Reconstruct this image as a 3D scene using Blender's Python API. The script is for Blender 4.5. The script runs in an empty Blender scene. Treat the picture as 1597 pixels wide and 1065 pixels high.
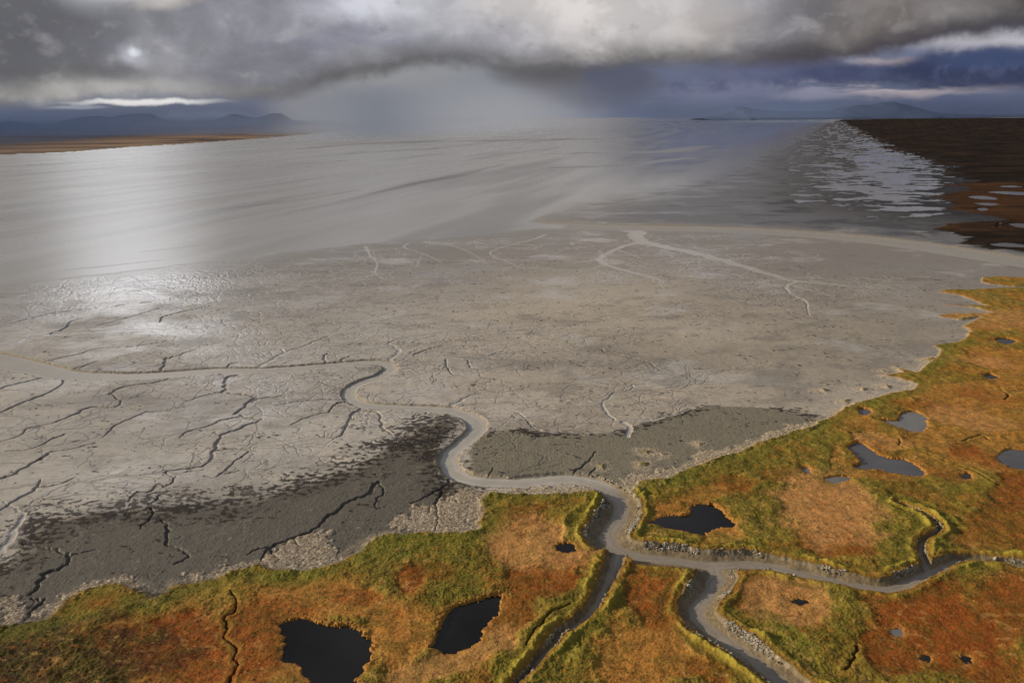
import bpy, math, random
import numpy as np
from mathutils import Matrix, Vector

random.seed(7)
RNG = np.random.default_rng(11)
SC = bpy.context.scene
COL = SC.collection
R = math.radians

# ------------------------------------------------------------------ camera
H = 150.0                     # flying height over the flats, metres
F = 1597 * 28.0 / 36.0        # focal length in photo pixels
PITCH, ROLL = 15.63, -0.5
M3 = (Matrix.Rotation(R(90 - PITCH), 3, 'X') @ Matrix.Rotation(R(ROLL), 3, 'Z'))
cam = bpy.data.cameras.new('camera')
cam.lens, cam.sensor_width = 28.0, 36.0
cam.clip_start, cam.clip_end = 1.0, 2.0e6
cam_o = bpy.data.objects.new('camera', cam)
COL.objects.link(cam_o)
cam_o.matrix_world = Matrix.Translation((0, 0, H)) @ M3.to_4x4()
SC.camera = cam_o
MN = np.array(M3)


def ray(p):
    p = np.asarray(p, float)
    d = np.stack([(p[..., 0] - 798.5) / F, (532.5 - p[..., 1]) / F, -np.ones(p.shape[:-1])], -1)
    return d @ MN.T


def ground(p):
    """spots seen in the picture -> where they lie on the flat (x, y in metres)"""
    d = ray(p)
    dz = np.minimum(d[..., 2], -1e-4)
    return d[..., :2] * (H / -dz)[..., None]


def sky_uv(p):
    d = ray(p)
    return d[..., 0] / d[..., 1], d[..., 2] / d[..., 1]


# ------------------------------------------------------------------ noise
_a = np.arange(256) * 2 * np.pi / 256
GC, GS = np.cos(_a).astype(np.float32), np.sin(_a).astype(np.float32)


def _hash(ix, iy, s):
    h = (ix.astype(np.uint32) * np.uint32(374761393) + iy.astype(np.uint32) * np.uint32(668265263) + np.uint32(s * 974711 + 17))
    h = (h ^ (h >> np.uint32(13))) * np.uint32(1274126177)
    h = (h ^ (h >> np.uint32(16)))
    return (h & np.uint32(255)).astype(np.int32)


def gnoise(x, y, s=0):
    xf, yf = np.floor(x), np.floor(y)
    ix, iy = xf.astype(np.int64).astype(np.int32), yf.astype(np.int64).astype(np.int32)
    fx, fy = (x - xf).astype(np.float32), (y - yf).astype(np.float32)
    u = fx * fx * fx * (fx * (fx * 6 - 15) + 10)
    v = fy * fy * fy * (fy * (fy * 6 - 15) + 10)

    def g(ox, oy):
        h = _hash(ix + ox, iy + oy, s)
        return GC[h] * (fx - ox) + GS[h] * (fy - oy)
    a = g(0, 0) * (1 - u) + g(1, 0) * u
    b = g(0, 1) * (1 - u) + g(1, 1) * u
    return (a * (1 - v) + b * v) * 1.5


def fbm(x, y, octv=3, s=0, gain=0.5):
    t, a, n = 0, 1.0, 0
    for i in range(octv):
        t = t + a * gnoise(x, y, s + i * 13)
        n += a
        x, y = x * 2.03 + 17.1, y * 2.03 - 9.7
        a *= gain
    return t / n


def sm(x, a, b):
    t = np.clip((x - a) / (b - a), 0, 1)
    return t * t * (3 - 2 * t)


def mixc(c, col, m):
    return c + (np.asarray(col, np.float32) - c) * m[..., None]


# ------------------------------------------------------------------ terrain grid: a fan of rings, finer where near
dep = np.concatenate([np.arange(0.98, 0.74, -0.004), np.arange(0.74, 0.40, -0.00055), np.arange(0.40, 0.006, -0.00048),
                      np.geomspace(0.006, 0.00025, 22)])
rr = H / np.tan(dep)
az = np.concatenate([np.linspace(-0.98, -0.66, 60, endpoint=False), np.arange(-0.66, 0.66, 0.00082),
                     np.linspace(0.66, 0.98, 60)])
NR, NA = len(rr), len(az)
X = (rr[:, None] * np.sin(az)[None, :]).astype(np.float32)
Y = (rr[:, None] * np.cos(az)[None, :]).astype(np.float32)
RR = np.repeat(rr[:, None], NA, 1).astype(np.float32)
SH = X.shape
# picture position of every ground spot (used only to place regions that were traced)
_d = np.stack([X, Y, np.full(SH, -H, np.float32)], -1) @ MN.astype(np.float32)
PX = 798.5 + F * _d[..., 0] / -_d[..., 2]
PY = 532.5 - F * _d[..., 1] / -_d[..., 2]
del _d
near = int(np.searchsorted(-dep, -0.17))          # rows nearer than ~870 m


def sub(fn, rows):
    """evaluate fn on the near rows only"""
    out = np.zeros(SH, np.float32)
    out[:rows] = fn(X[:rows], Y[:rows])
    return out


n1 = fbm(X / 90, Y / 90, 3, 1)                    # broad
n2 = sub(lambda x, y: fbm(x / 14, y / 14, 3, 5), near)
n3 = sub(lambda x, y: fbm(x / 2.6, y / 2.6, 2, 9), near)
LOD = np.clip(RR / 450, 1, 60)                    # ragged edges get coarser where only broad shapes show
WX = X + (fbm(X / (9 * LOD), Y / (9 * LOD), 3, 21) * 2.2 * LOD).astype(np.float32) + n3 * .6
WY = Y + (fbm(X / (9 * LOD), Y / (9 * LOD), 3, 31) * 2.2 * LOD).astype(np.float32)
JX = X + sub(lambda x, y: fbm(x / 5, y / 5, 3, 41) * 1.0, near)
JY = Y + sub(lambda x, y: fbm(x / 5, y / 5, 3, 51) * 1.0, near)


def box(x0, x1, y0, y1):
    """index window of the fan that holds a world box"""
    c = [(x0, y0), (x0, y1), (x1, y0), (x1, y1)]
    a = [math.atan2(p[0], max(p[1], 1e-3)) for p in c]
    if x0 <= 0 <= x1:
        rmin = y0
    else:
        rmin = math.hypot(min(abs(x0), abs(x1)), max(y0, 0))
    rmax = max(math.hypot(*p) for p in c)
    i0 = max(0, np.searchsorted(rr, max(rmin, 1)) - 1)
    i1 = min(NR, np.searchsorted(rr, rmax) + 1)
    j0 = max(0, np.searchsorted(az, min(a)) - 1)
    j1 = min(NA, np.searchsorted(az, max(a)) + 1)
    return i0, i1, j0, j1


def resample(pts, wid, k=5):
    """Catmull-Rom through the world points, widths along"""
    P = np.asarray(pts, float)
    W = np.asarray(wid, float)
    Q = np.vstack([2 * P[0] - P[1], P, 2 * P[-1] - P[-2]])
    out, ow = [], []
    for i in range(1, len(Q) - 2):
        for t in np.linspace(0, 1, k, endpoint=False):
            a, b, c, d = Q[i - 1], Q[i], Q[i + 1], Q[i + 2]
            out.append(.5 * ((2 * b) + (c - a) * t + (2 * a - 5 * b + 4 * c - d) * t * t + (3 * b - a - 3 * c + d) * t ** 3))
            ow.append(W[i - 1] + (W[i] - W[i - 1]) * t)
    out.append(P[-1]); ow.append(W[-1])
    return np.array(out), np.array(ow)


def stroke(P, W, margin, fn, QX=None, QY=None):
    """call fn(window, distance, half width) for each piece of a line"""
    QX = JX if QX is None else QX
    QY = JY if QY is None else QY
    for i in range(len(P) - 1):
        a, b = P[i], P[i + 1]
        m = margin + max(W[i], W[i + 1])
        i0, i1, j0, j1 = box(min(a[0], b[0]) - m, max(a[0], b[0]) + m, min(a[1], b[1]) - m, max(a[1], b[1]) + m)
        if i1 <= i0 or j1 <= j0:
            continue
        w = (slice(i0, i1), slice(j0, j1))
        dx, dy = b - a
        L = dx * dx + dy * dy + 1e-9
        qx, qy = QX[w] - a[0], QY[w] - a[1]
        t = np.clip((qx * dx + qy * dy) / L, 0, 1)
        fn(w, np.hypot(qx - t * dx, qy - t * dy), W[i] + (W[i + 1] - W[i]) * t)


def inside(poly, QX=None, QY=None):
    """point in polygon for every vertex; poly in world metres"""
    QX = WX if QX is None else QX
    QY = WY if QY is None else QY
    P = np.asarray(poly, float)
    m = 60
    i0, i1, j0, j1 = box(P[:, 0].min() - m, P[:, 0].max() + m, P[:, 1].min() - m, P[:, 1].max() + m)
    w = (slice(i0, i1), slice(j0, j1))
    x, y = QX[w], QY[w]
    r = np.zeros(x.shape, bool)
    for k in range(len(P)):
        (xa, ya), (xb, yb) = P[k], P[(k + 1) % len(P)]
        if ya == yb:
            continue
        c = ((ya > y) != (yb > y)) & (x < (xb - xa) * (y - ya) / (yb - ya) + xa)
        r ^= c
    out = np.zeros(SH, bool)
    out[w] = r
    return out


def sdist(poly, margin, closed=True, QX=None, QY=None):
    """signed distance to an outline, positive inside, clipped to margin"""
    P = np.asarray(poly, float)
    ins = inside(P, QX, QY)
    D = np.full(SH, margin, np.float32)
    PP = np.vstack([P, P[:1]])

    def f(w, d, h):
        D[w] = np.minimum(D[w], d)
    stroke(PP, np.zeros(len(PP)), margin, f, WX if QX is None else QX, WY if QY is None else QY)
    return np.where(ins, D, -D)


def spot(cx, cy, rx, ry, rot=0.0, soft=0.5):
    """soft ellipse on the ground around a traced spot"""
    c, s = math.cos(R(rot)), math.sin(R(rot))
    x, y = PX - cx, PY - cy
    q = np.hypot((x * c + y * s) / rx, (-x * s + y * c) / ry) + n1 * .35 + n2 * .45 + n3 * .12
    return sm(-q, -1 - soft, -1 + soft)


# ------------------------------------------------------------------ traced outlines (spots of the photo put on the ground plane)
TUNDRA = [(-300, 1400), (-300, 960), (-80, 965), (0, 975), (30, 975), (75, 965), (100, 937), (140, 917), (190, 908), (215, 920), (240, 935),
          (270, 915), (330, 905), (375, 890), (400, 882), (430, 890), (470, 892), (500, 886), (520, 880), (560, 862), (580, 842),
          (600, 836), (640, 832), (690, 832), (720, 832), (745, 827), (752, 800), (748, 782), (765, 772), (820, 772), (880, 770), (920, 766),
          (950, 772), (982, 766), (1000, 752), (1040, 747), (1085, 727), (1150, 707), (1180, 692), (1200, 687), (1260, 667),
          (1285, 655), (1310, 641), (1340, 628), (1385, 615), (1420, 609), (1428, 600), (1400, 591), (1375, 586), (1430, 581),
          (1442, 570), (1465, 556), (1470, 547), (1455, 540), (1490, 536), (1505, 526), (1512, 518), (1500, 508), (1530, 495), (1496, 500), (1458, 493), (1490, 489),
          (1550, 489), (1520, 480), (1460, 474), (1500, 476), (1540, 478), (1500, 462), (1460, 455), (1500, 452), (1545, 451), (1597, 449), (2100, 440), (2100, 1400)]
ISLETS = [[(1532, 433), (1560, 432), (1597, 434), (1640, 436), (1640, 446), (1580, 448), (1545, 444), (1530, 440)],
          [(1500, 544), (1520, 541), (1527, 545), (1512, 549), (1500, 548)], [(1468, 541), (1485, 541), (1483, 546), (1470, 546)],
          [(1435, 562), (1455, 559), (1468, 561), (1450, 564)], [(1505, 520), (1524, 517), (1527, 530), (1508, 530)],
          [(1340, 606), (1350, 605), (1348, 609)], [(1376, 603), (1386, 602), (1384, 606)], [(1276, 609), (1288, 608), (1288, 612)], [(1310, 627), (1324, 624), (1320, 629)],
          [(1370, 578), (1378, 577), (1378, 580)], [(1396, 574), (1425, 582), (1440, 589), (1420, 588), (1405, 582)],
          [(1000, 704), (1016, 705), (1012, 710), (1002, 708)], [(1082, 693), (1097, 692), (1090, 697)], [(1030, 709), (1043, 710), (1036, 713)],
          [(992, 725), (1012, 724), (1008, 731), (995, 729)], [(928, 725), (942, 724), (940, 732)]]
SEA = [(-900, 470), (-500, 462), (0, 447), (50, 440), (95, 436), (180, 427), (270, 416), (300, 412), (400, 403), (430, 396), (530, 386), (600, 378),
       (680, 374), (760, 368), (830, 358), (890, 357), (890, 350), (835, 346), (850, 338), (900, 326), (1000, 311), (1100, 291), (1165, 268), (1215, 243), (1250, 222), (1283, 200),
       (1305, 188.5), (1320, 184.5), (1900, 182), (2400, 180), (2400, 150), (-900, 150)]
FARLAND_R = [(1308, 187), (1335, 200), (1350, 211), (1375, 224), (1388, 232), (1412, 240), (1452, 250), (1478, 265), (1507, 285), (1464, 308), (1466, 318),
             (1530, 334), (1542, 344), (1510, 347), (1478, 350), (1492, 364), (1512, 379), (1560, 389), (1620, 392), (2400, 400), (2400, 183), (1600, 184.5)]
FARLAND_L = [(-900, 300), (-300, 262), (0, 242), (100, 238), (200, 230), (300, 224), (400, 217), (470, 211), (520, 205), (620, 199), (700, 193.5), (760, 150), (-900, 150)]
MARSH_L = [(-200, 940), (0, 880), (20, 862), (60, 812), (130, 800), (250, 789), (400, 776), (480, 748), (540, 730), (600, 700), (640, 668), (690, 656),
           (716, 662), (692, 690), (688, 715), (700, 742), (760, 780), (760, 840), (600, 880), (400, 920), (200, 950), (0, 1000), (-200, 1000)]
MARSH_R = [(728, 705), (745, 682), (765, 675), (810, 668), (845, 676), (900, 679), (960, 674), (1000, 662), (1060, 642), (1110, 632), (1200, 635), (1280, 650),
           (1250, 690), (1100, 740), (1000, 775), (950, 760), (900, 748), (840, 752), (780, 752), (735, 742)]
DEBRIS = [[(622, 835), (622, 803), (650, 792), (690, 780), (720, 770), (752, 768), (762, 785), (750, 812), (740, 832), (690, 836), (660, 838)],
          [(392, 886), (410, 870), (440, 850), (495, 832), (530, 842), (522, 875), (480, 893), (430, 893)],
          [(772, 772), (800, 760), (870, 756), (930, 757), (948, 768), (900, 776), (820, 780)],
          [(60, 968), (92, 935), (130, 917), (200, 893), (208, 900), (240, 930), (235, 940), (205, 925), (150, 918), (100, 945)],
          [(285, 912), (300, 895), (340, 888), (400, 872), (412, 884), (370, 897), (330, 910)],
          [(968, 762), (985, 742), (1060, 730), (1085, 712), (1150, 694), (1180, 684), (1190, 692), (1150, 712), (1090, 733), (1045, 752), (1000, 760), (985, 775)],
          [(1170, 690), (1200, 672), (1240, 664), (1280, 655), (1270, 668), (1210, 690)],
          [(0, 935), (30, 930), (50, 945), (40, 975), (0, 985)]]

MAIN = [(-120, 545, 52, 6), (-60, 552, 48, 5), (0, 562, 44, 5), (50, 572, 40, 4), (100, 583, 36, 4), (150, 586, 33, 4), (200, 586, 30, 4), (260, 583, 28, 4),
        (330, 578, 30, 4), (400, 577, 27, 4), (450, 574, 25, 4), (520, 568, 22, 4), (570, 564, 20, 4), (598, 565, 19, 4), (609, 571, 18, 4), (606, 578, 18, 4), (592, 586, 17, 4),
        (570, 593, 17, 4), (551, 602, 16, 4), (543, 611, 16, 4), (547, 620, 18, 4), (562, 628, 20, 4), (585, 632, 22, 4), (620, 634, 22, 4), (670, 636, 24, 4),
        (700, 638, 24, 4), (724, 645, 25, 4), (740, 655, 25, 5), (745, 665, 25, 5), (738, 676, 24, 5), (722, 690, 22, 5), (706, 703, 21, 5), (699, 714, 22, 6),
        (701, 726, 24, 7), (712, 738, 26, 7), (735, 746, 28, 7), (770, 750, 28, 7), (805, 751, 28, 7), (840, 748, 28, 7), (870, 745, 28, 7), (900, 746, 28, 7),
        (930, 753, 29, 7), (952, 764, 30, 8), (968, 781, 31, 12), (968, 798, 33, 15), (957, 816, 34, 17), (948, 832, 34, 18), (956, 848, 32, 18), (978, 860, 30, 18),
        (1015, 866, 30, 16), (1060, 871, 30, 15), (1100, 877, 30, 14), (1130, 877, 28, 14), (1180, 876, 24, 12), (1240, 888, 21, 11), (1300, 902, 18, 10),
        (1350, 912, 16, 10), (1390, 914, 14, 10), (1420, 903, 12, 9), (1460, 885, 9, 8), (1500, 872, 6, 7), (1550, 875, 4, 6), (1600, 883, 6, 7), (1700, 895, 6, 7)]
BRANCH_B = [(1112, 878, 26, 12), (1118, 895, 30, 16), (1110, 915, 28, 14), (1094, 935, 28, 14), (1086, 952, 28, 14), (1096, 968, 28, 14), (1122, 988, 28, 14), (1160, 1013, 28, 14),
            (1200, 1043, 28, 14), (1240, 1075, 28, 14), (1290, 1115, 28, 14), (1360, 1170, 28, 14)]
BRANCH_C = [(964, 862, 14.0, 8.7), (956, 885, 9.8, 9.3), (947, 905, 7.7, 9.3), (934, 930, 6.3, 8.7), (922, 950, 4.9, 8.1), (904, 968, 4.2, 7.4), (880, 985, 3.5, 6.8), (860, 1005, 2.8, 6.2), (838, 1032, 2.8, 5.6), (815, 1060, 2.1, 5.0), (785, 1090, 2.1, 5.0)]
BRANCH_D = [(1448, 886, 4.0, 5.4), (1437, 862, 3.2, 4.8), (1438, 846, 2.4, 4.2), (1453, 836, 2.4, 3.6), (1466, 828, 1.6, 2.4), (1452, 811, 1.6, 2.4), (1427, 796, 1.6, 2.0), (1400, 787, 1.2, 2.0)]
BIG = [(826, 350, 86, 6), (880, 352, 68, 8), (950, 354, 57, 8), (1050, 355.5, 54, 8), (1150, 358.5, 54, 8), (1250, 364.5, 57, 8), (1350, 373, 60, 8), (1430, 383, 61, 8), (1500, 394, 63, 8), (1597, 409, 64, 8), (1700, 427, 68, 8), (1900, 470, 72, 8)]
LIGHT = [  # pale creeks on the flats: (x, y, width)
    [(980, 357, 40), (992, 367, 30), (999, 376, 28), (1020, 382, 26), (1060, 390, 25), (1100, 399, 24), (1140, 409, 22), (1180, 421, 20), (1215, 433, 16), (1240, 438, 14), (1290, 443, 9), (1350, 448, 7), (1430, 450, 4)],
    [(1000, 377, 14), (965, 386, 12), (945, 396, 12), (934, 405, 12), (945, 413, 12), (975, 422, 11), (1005, 430, 10), (1025, 436, 7), (1030, 446, 4)],
    [(1240, 438, 9), (1225, 446, 8), (1232, 458, 6), (1255, 470, 5), (1262, 492, 2)], [(1225, 446, 8), (1185, 447, 5), (1140, 456, 2)], [(1236, 446, 6), (1270, 455, 5), (1300, 461, 2)],
    [(1060, 390, 5), (1095, 391, 5), (1140, 386, 2)], [(1105, 404, 6), (1065, 404, 5), (1045, 410, 2)], [(1135, 405, 5), (1165, 402, 4), (1185, 406, 2)], [(960, 388, 5), (985, 397, 3), (1000, 404, 1)],
    [(945, 398, 6), (920, 394, 4), (900, 397, 2)], [(1010, 378, 6), (1035, 373, 3), (1060, 372, 1)], [(1035, 385, 5), (1048, 380, 2)],
    [(850, 366, 14), (835, 372, 8), (805, 380, 7), (780, 386, 7), (764, 396, 6), (790, 408, 5), (818, 420, 3)], [(838, 370, 6), (870, 374, 3)],
    [(570, 384, 12), (576, 397, 8), (588, 410, 7), (585, 424, 7), (596, 434, 5), (615, 440, 3)], [(635, 380, 10), (630, 386, 6), (655, 394, 6), (670, 400, 5), (690, 410, 2)],
    [(660, 376, 9), (700, 382, 6), (735, 395, 5), (760, 412, 2)],
    [(0, 543, 22), (20, 537, 20), (45, 529, 16), (90, 521, 12), (160, 517, 9), (230, 514, 8), (300, 511, 7), (380, 505, 6), (480, 502, 5), (560, 500, 3)],
    [(605, 565, 12), (619, 552, 9), (622, 546, 8), (613, 539, 8), (606, 534, 6), (640, 526, 9), (680, 521, 9), (740, 516, 9), (800, 512, 7), (850, 511, 6), (900, 509, 5), (960, 512, 4), (990, 518, 2)],
    [(622, 551, 6), (650, 552, 6), (700, 558, 6), (740, 560, 5), (760, 556, 4), (785, 548, 4), (850, 542, 3), (900, 541, 2)],
    [(403, 573, 11), (425, 560, 9), (448, 548, 8), (470, 541, 7), (487, 534, 5), (512, 524, 3)], [(445, 549, 5), (436, 544, 4), (420, 544, 2)],
    [(702, 634, 11), (722, 622, 9), (750, 614, 7), (800, 617, 7), (850, 621, 7), (900, 624, 7), (940, 625, 6), (958, 612, 5), (984, 608, 4), (986, 600, 2)],
    [(940, 625, 6), (965, 632, 5), (1000, 634, 5), (1032, 631, 2)], [(940, 627, 6), (945, 642, 6), (960, 655, 5)],
    [(978, 682, 10), (984, 668, 10), (972, 656, 9), (1010, 655, 9), (1045, 648, 8), (1082, 637, 5)],
    [(395, 407, 7), (370, 418, 6), (342, 428, 6), (360, 440, 7), (345, 455, 6), (338, 468, 3)], [(395, 413, 5), (430, 425, 3), (455, 438, 1)],
    [(0, 862, 13), (15, 840, 11), (33, 812, 8), (30, 795, 6), (5, 782, 3)], [(0, 876, 8), (20, 868, 6), (35, 860, 3)], [(715, 637, 7), (760, 638, 6), (800, 640, 4), (830, 660, 3), (848, 674, 2)]]
DARK = [  # narrow trenches and cracks in the mud
    [(-60, 625, 6), (0, 605, 6), (30, 597, 6), (68, 588, 5), (92, 583, 4)], [(-60, 670, 7), (0, 643, 7), (40, 626, 7), (70, 614, 7), (90, 605, 5), (99, 594, 4), (103, 586, 4)],
    [(170, 615, 5), (190, 603, 7), (220, 599, 7), (250, 594, 6), (268, 588, 4), (285, 583, 3)], [(0, 689, 2), (30, 680, 3), (43, 668, 4), (80, 660, 4), (100, 652, 6), (122, 643, 7), (140, 635, 7), (180, 634, 5), (188, 626, 4), (178, 617, 4), (172, 612, 4)],
    [(0, 746, 7), (22, 738, 7), (48, 724, 7), (77, 706, 6)], [(80, 704, 4), (112, 700, 3), (150, 690, 1)], [(10, 703, 2), (45, 701, 3), (80, 686, 5), (102, 676, 4)],
    [(0, 795, 6), (30, 776, 7), (55, 762, 6), (62, 748, 4)], [(60, 760, 4), (90, 756, 3), (115, 745, 2)], [(160, 682, 3), (180, 663, 5), (205, 652, 4), (230, 641, 3)], [(228, 642, 2), (265, 640, 1)],
    [(384, 578, 4), (370, 584, 6), (352, 591, 8), (352, 602, 8), (346, 612, 8)], [(346, 611, 4), (320, 616, 3), (290, 626, 2)], [(358, 613, 8), (380, 615, 8), (395, 618, 7), (398, 622, 7), (394, 626, 7)], [(394, 622, 8), (380, 634, 8), (367, 645, 7)],
    [(372, 650, 6), (345, 655, 6), (325, 664, 4), (295, 672, 4), (280, 681, 3)], [(375, 647, 6), (390, 652, 8), (404, 654, 7), (396, 659, 7)],
    [(395, 659, 8), (370, 669, 9), (350, 675, 8), (338, 690, 8), (333, 704, 8), (325, 722, 7), (300, 730, 6), (268, 733, 5), (258, 738, 4), (274, 744, 4)], [(333, 703, 5), (352, 700, 5), (375, 700, 5), (400, 703, 4)],
    [(388, 704, 4), (362, 723, 5), (350, 735, 4), (338, 744, 3)], [(352, 738, 4), (375, 733, 2)], [(274, 743, 5), (262, 757, 6), (245, 755, 4), (236, 765, 6), (210, 770, 5), (200, 782, 4)],
    [(250, 771, 5), (240, 782, 5), (230, 788, 4)], [(252, 577, 7), (256, 565, 7), (262, 557, 6), (256, 560, 5)], [(262, 559, 5), (285, 551, 4), (305, 545, 2)], [(355, 572, 5), (362, 566, 5), (378, 564, 2)],
    [(60, 566, 4), (85, 560, 5), (120, 553, 4), (155, 543, 4), (200, 541, 3), (260, 532, 2)], [(105, 577, 5), (125, 572, 5), (150, 563, 3)], [(0, 509, 4), (40, 498, 6), (90, 487, 5), (160, 479, 3), (240, 470, 1)],
    [(78, 521, 6), (103, 511, 6), (112, 500, 5), (128, 496, 3)], [(105, 437, 5), (96, 447, 5), (110, 455, 4), (106, 462, 2)], [(97, 448, 4), (75, 460, 2)],
    [(206, 430, 6), (216, 437, 6), (228, 446, 5), (240, 449, 2)], [(212, 436, 6), (185, 444, 5), (175, 455, 4), (170, 464, 2)], [(250, 427, 3), (272, 431, 5), (258, 437, 5), (274, 445, 5), (266, 456, 3)],
    [(150, 432, 3), (152, 445, 3), (145, 456, 2)], [(228, 446, 3), (218, 453, 2)], [(250, 502, 4), (255, 494, 5), (290, 485, 4), (330, 476, 2)], [(150, 508, 3), (200, 495, 4), (250, 480, 2)],
    [(390, 418, 4), (420, 427, 4), (445, 440, 4), (470, 440, 2)], [(370, 462, 4), (420, 465, 4), (470, 470, 2)], [(540, 567, 6), (533, 561, 6), (545, 555, 3)], [(506, 566, 6), (505, 556, 6), (510, 551, 4)],
    [(537, 604, 7), (515, 600, 6), (497, 594, 3)], [(540, 607, 4), (510, 606, 2)], [(541, 622, 7), (525, 623, 6), (480, 624, 4), (430, 632, 2)], [(543, 624, 6), (520, 632, 6), (511, 642, 5), (480, 650, 4), (455, 662, 2)],
    [(566, 632, 8), (555, 640, 9), (547, 650, 7), (541, 662, 6), (530, 680, 6), (505, 681, 4), (495, 678, 3)], [(563, 640, 6), (587, 642, 7), (594, 652, 7), (597, 667, 6), (612, 678, 3)],
    [(666, 640, 5), (662, 645, 4), (645, 648, 3)], [(400, 621, 6), (425, 619, 5), (440, 616, 2)], [(645, 554, 6), (665, 545, 5), (690, 538, 3)], [(695, 560, 4), (697, 572, 5), (705, 582, 4), (730, 588, 3)],
    [(730, 562, 4), (733, 572, 5), (748, 575, 3), (765, 573, 2)], [(900, 541, 3), (935, 543, 4), (945, 550, 4), (990, 559, 4), (1012, 565, 4), (1030, 577, 2)], [(862, 558, 3), (895, 565, 3), (920, 575, 2)],
    [(800, 648, 4), (820, 655, 4), (833, 667, 4), (850, 673, 2)],
    [(590, 752, 10), (583, 760, 9), (574, 770, 8), (553, 779, 8), (538, 786, 8), (524, 800, 8), (508, 809, 8), (490, 826, 7), (462, 837, 8), (440, 846, 7), (424, 853, 9), (414, 862, 6), (408, 876, 5), (402, 888, 4)],
    [(592, 755, 5), (600, 768, 5), (588, 778, 5), (588, 795, 3)], [(420, 854, 6), (400, 858, 5), (385, 866, 3)], [(422, 855, 6), (428, 868, 5), (436, 874, 3)], [(458, 838, 4), (464, 852, 3)], [(470, 834, 4), (492, 832, 4), (500, 840, 2)],
    [(700, 748, 9), (692, 760, 8), (676, 768, 7), (660, 778, 5), (640, 786, 3)], [(690, 765, 7), (684, 778, 7), (672, 790, 6), (668, 802, 5)], [(690, 772, 6), (708, 778, 6), (715, 785, 4)], [(680, 785, 6), (683, 810, 5), (679, 830, 5)],
    [(35, 848, 5), (60, 852, 5), (78, 855, 7), (95, 862, 7), (109, 868, 9), (106, 880, 8), (82, 891, 9), (70, 898, 9), (62, 912, 8), (47, 928, 8)], [(48, 934, 7), (66, 936, 8), (58, 946, 9), (46, 960, 8), (30, 974, 7)],
    [(110, 868, 5), (125, 862, 4), (150, 858, 2)], [(236, 792, 6), (238, 804, 6), (220, 825, 3)], [(252, 812, 5), (262, 822, 7), (259, 842, 7), (275, 855, 7), (290, 860, 7), (292, 870, 6), (273, 880, 5)],
    [(885, 745, 4), (898, 735, 6), (912, 725, 6), (930, 705, 2)], [(760, 745, 3), (770, 730, 2)], [(915, 745, 4), (930, 730, 4)]]
SLIT = [[(1640, 342, 6), (1600, 343, 7), (1575, 345, 8), (1560, 349, 8), (1557, 356, 7), (1575, 361, 5)],   # small wet gullies in the turf
    [(362, 925, 3), (370, 943, 4), (366, 956, 4), (350, 966, 5), (356, 980, 4), (350, 998, 4), (366, 1008, 4), (367, 1025, 4), (370, 1035, 5), (362, 1055, 4), (355, 1072, 3)],
    [(1402, 688, 2), (1406, 698, 3), (1430, 707, 3), (1455, 713, 3), (1480, 724, 3), (1520, 738, 2), (1548, 757, 3), (1560, 760, 2)], [(1337, 1010, 2), (1333, 1022, 6), (1326, 1038, 5), (1320, 1050, 2)],
    [(1545, 690, 2), (1530, 680, 3), (1500, 690, 2)], [(1560, 610, 3), (1572, 618, 4), (1565, 625, 3)],
    [(1388, 790, 3), (1400, 796, 3), (1410, 800, 2)], [(820, 1010, 2), (835, 985, 3), (860, 960, 3), (890, 945, 2)], [(1325, 680, 3), (1345, 676, 3), (1370, 680, 3), (1400, 686, 3)]]

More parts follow.
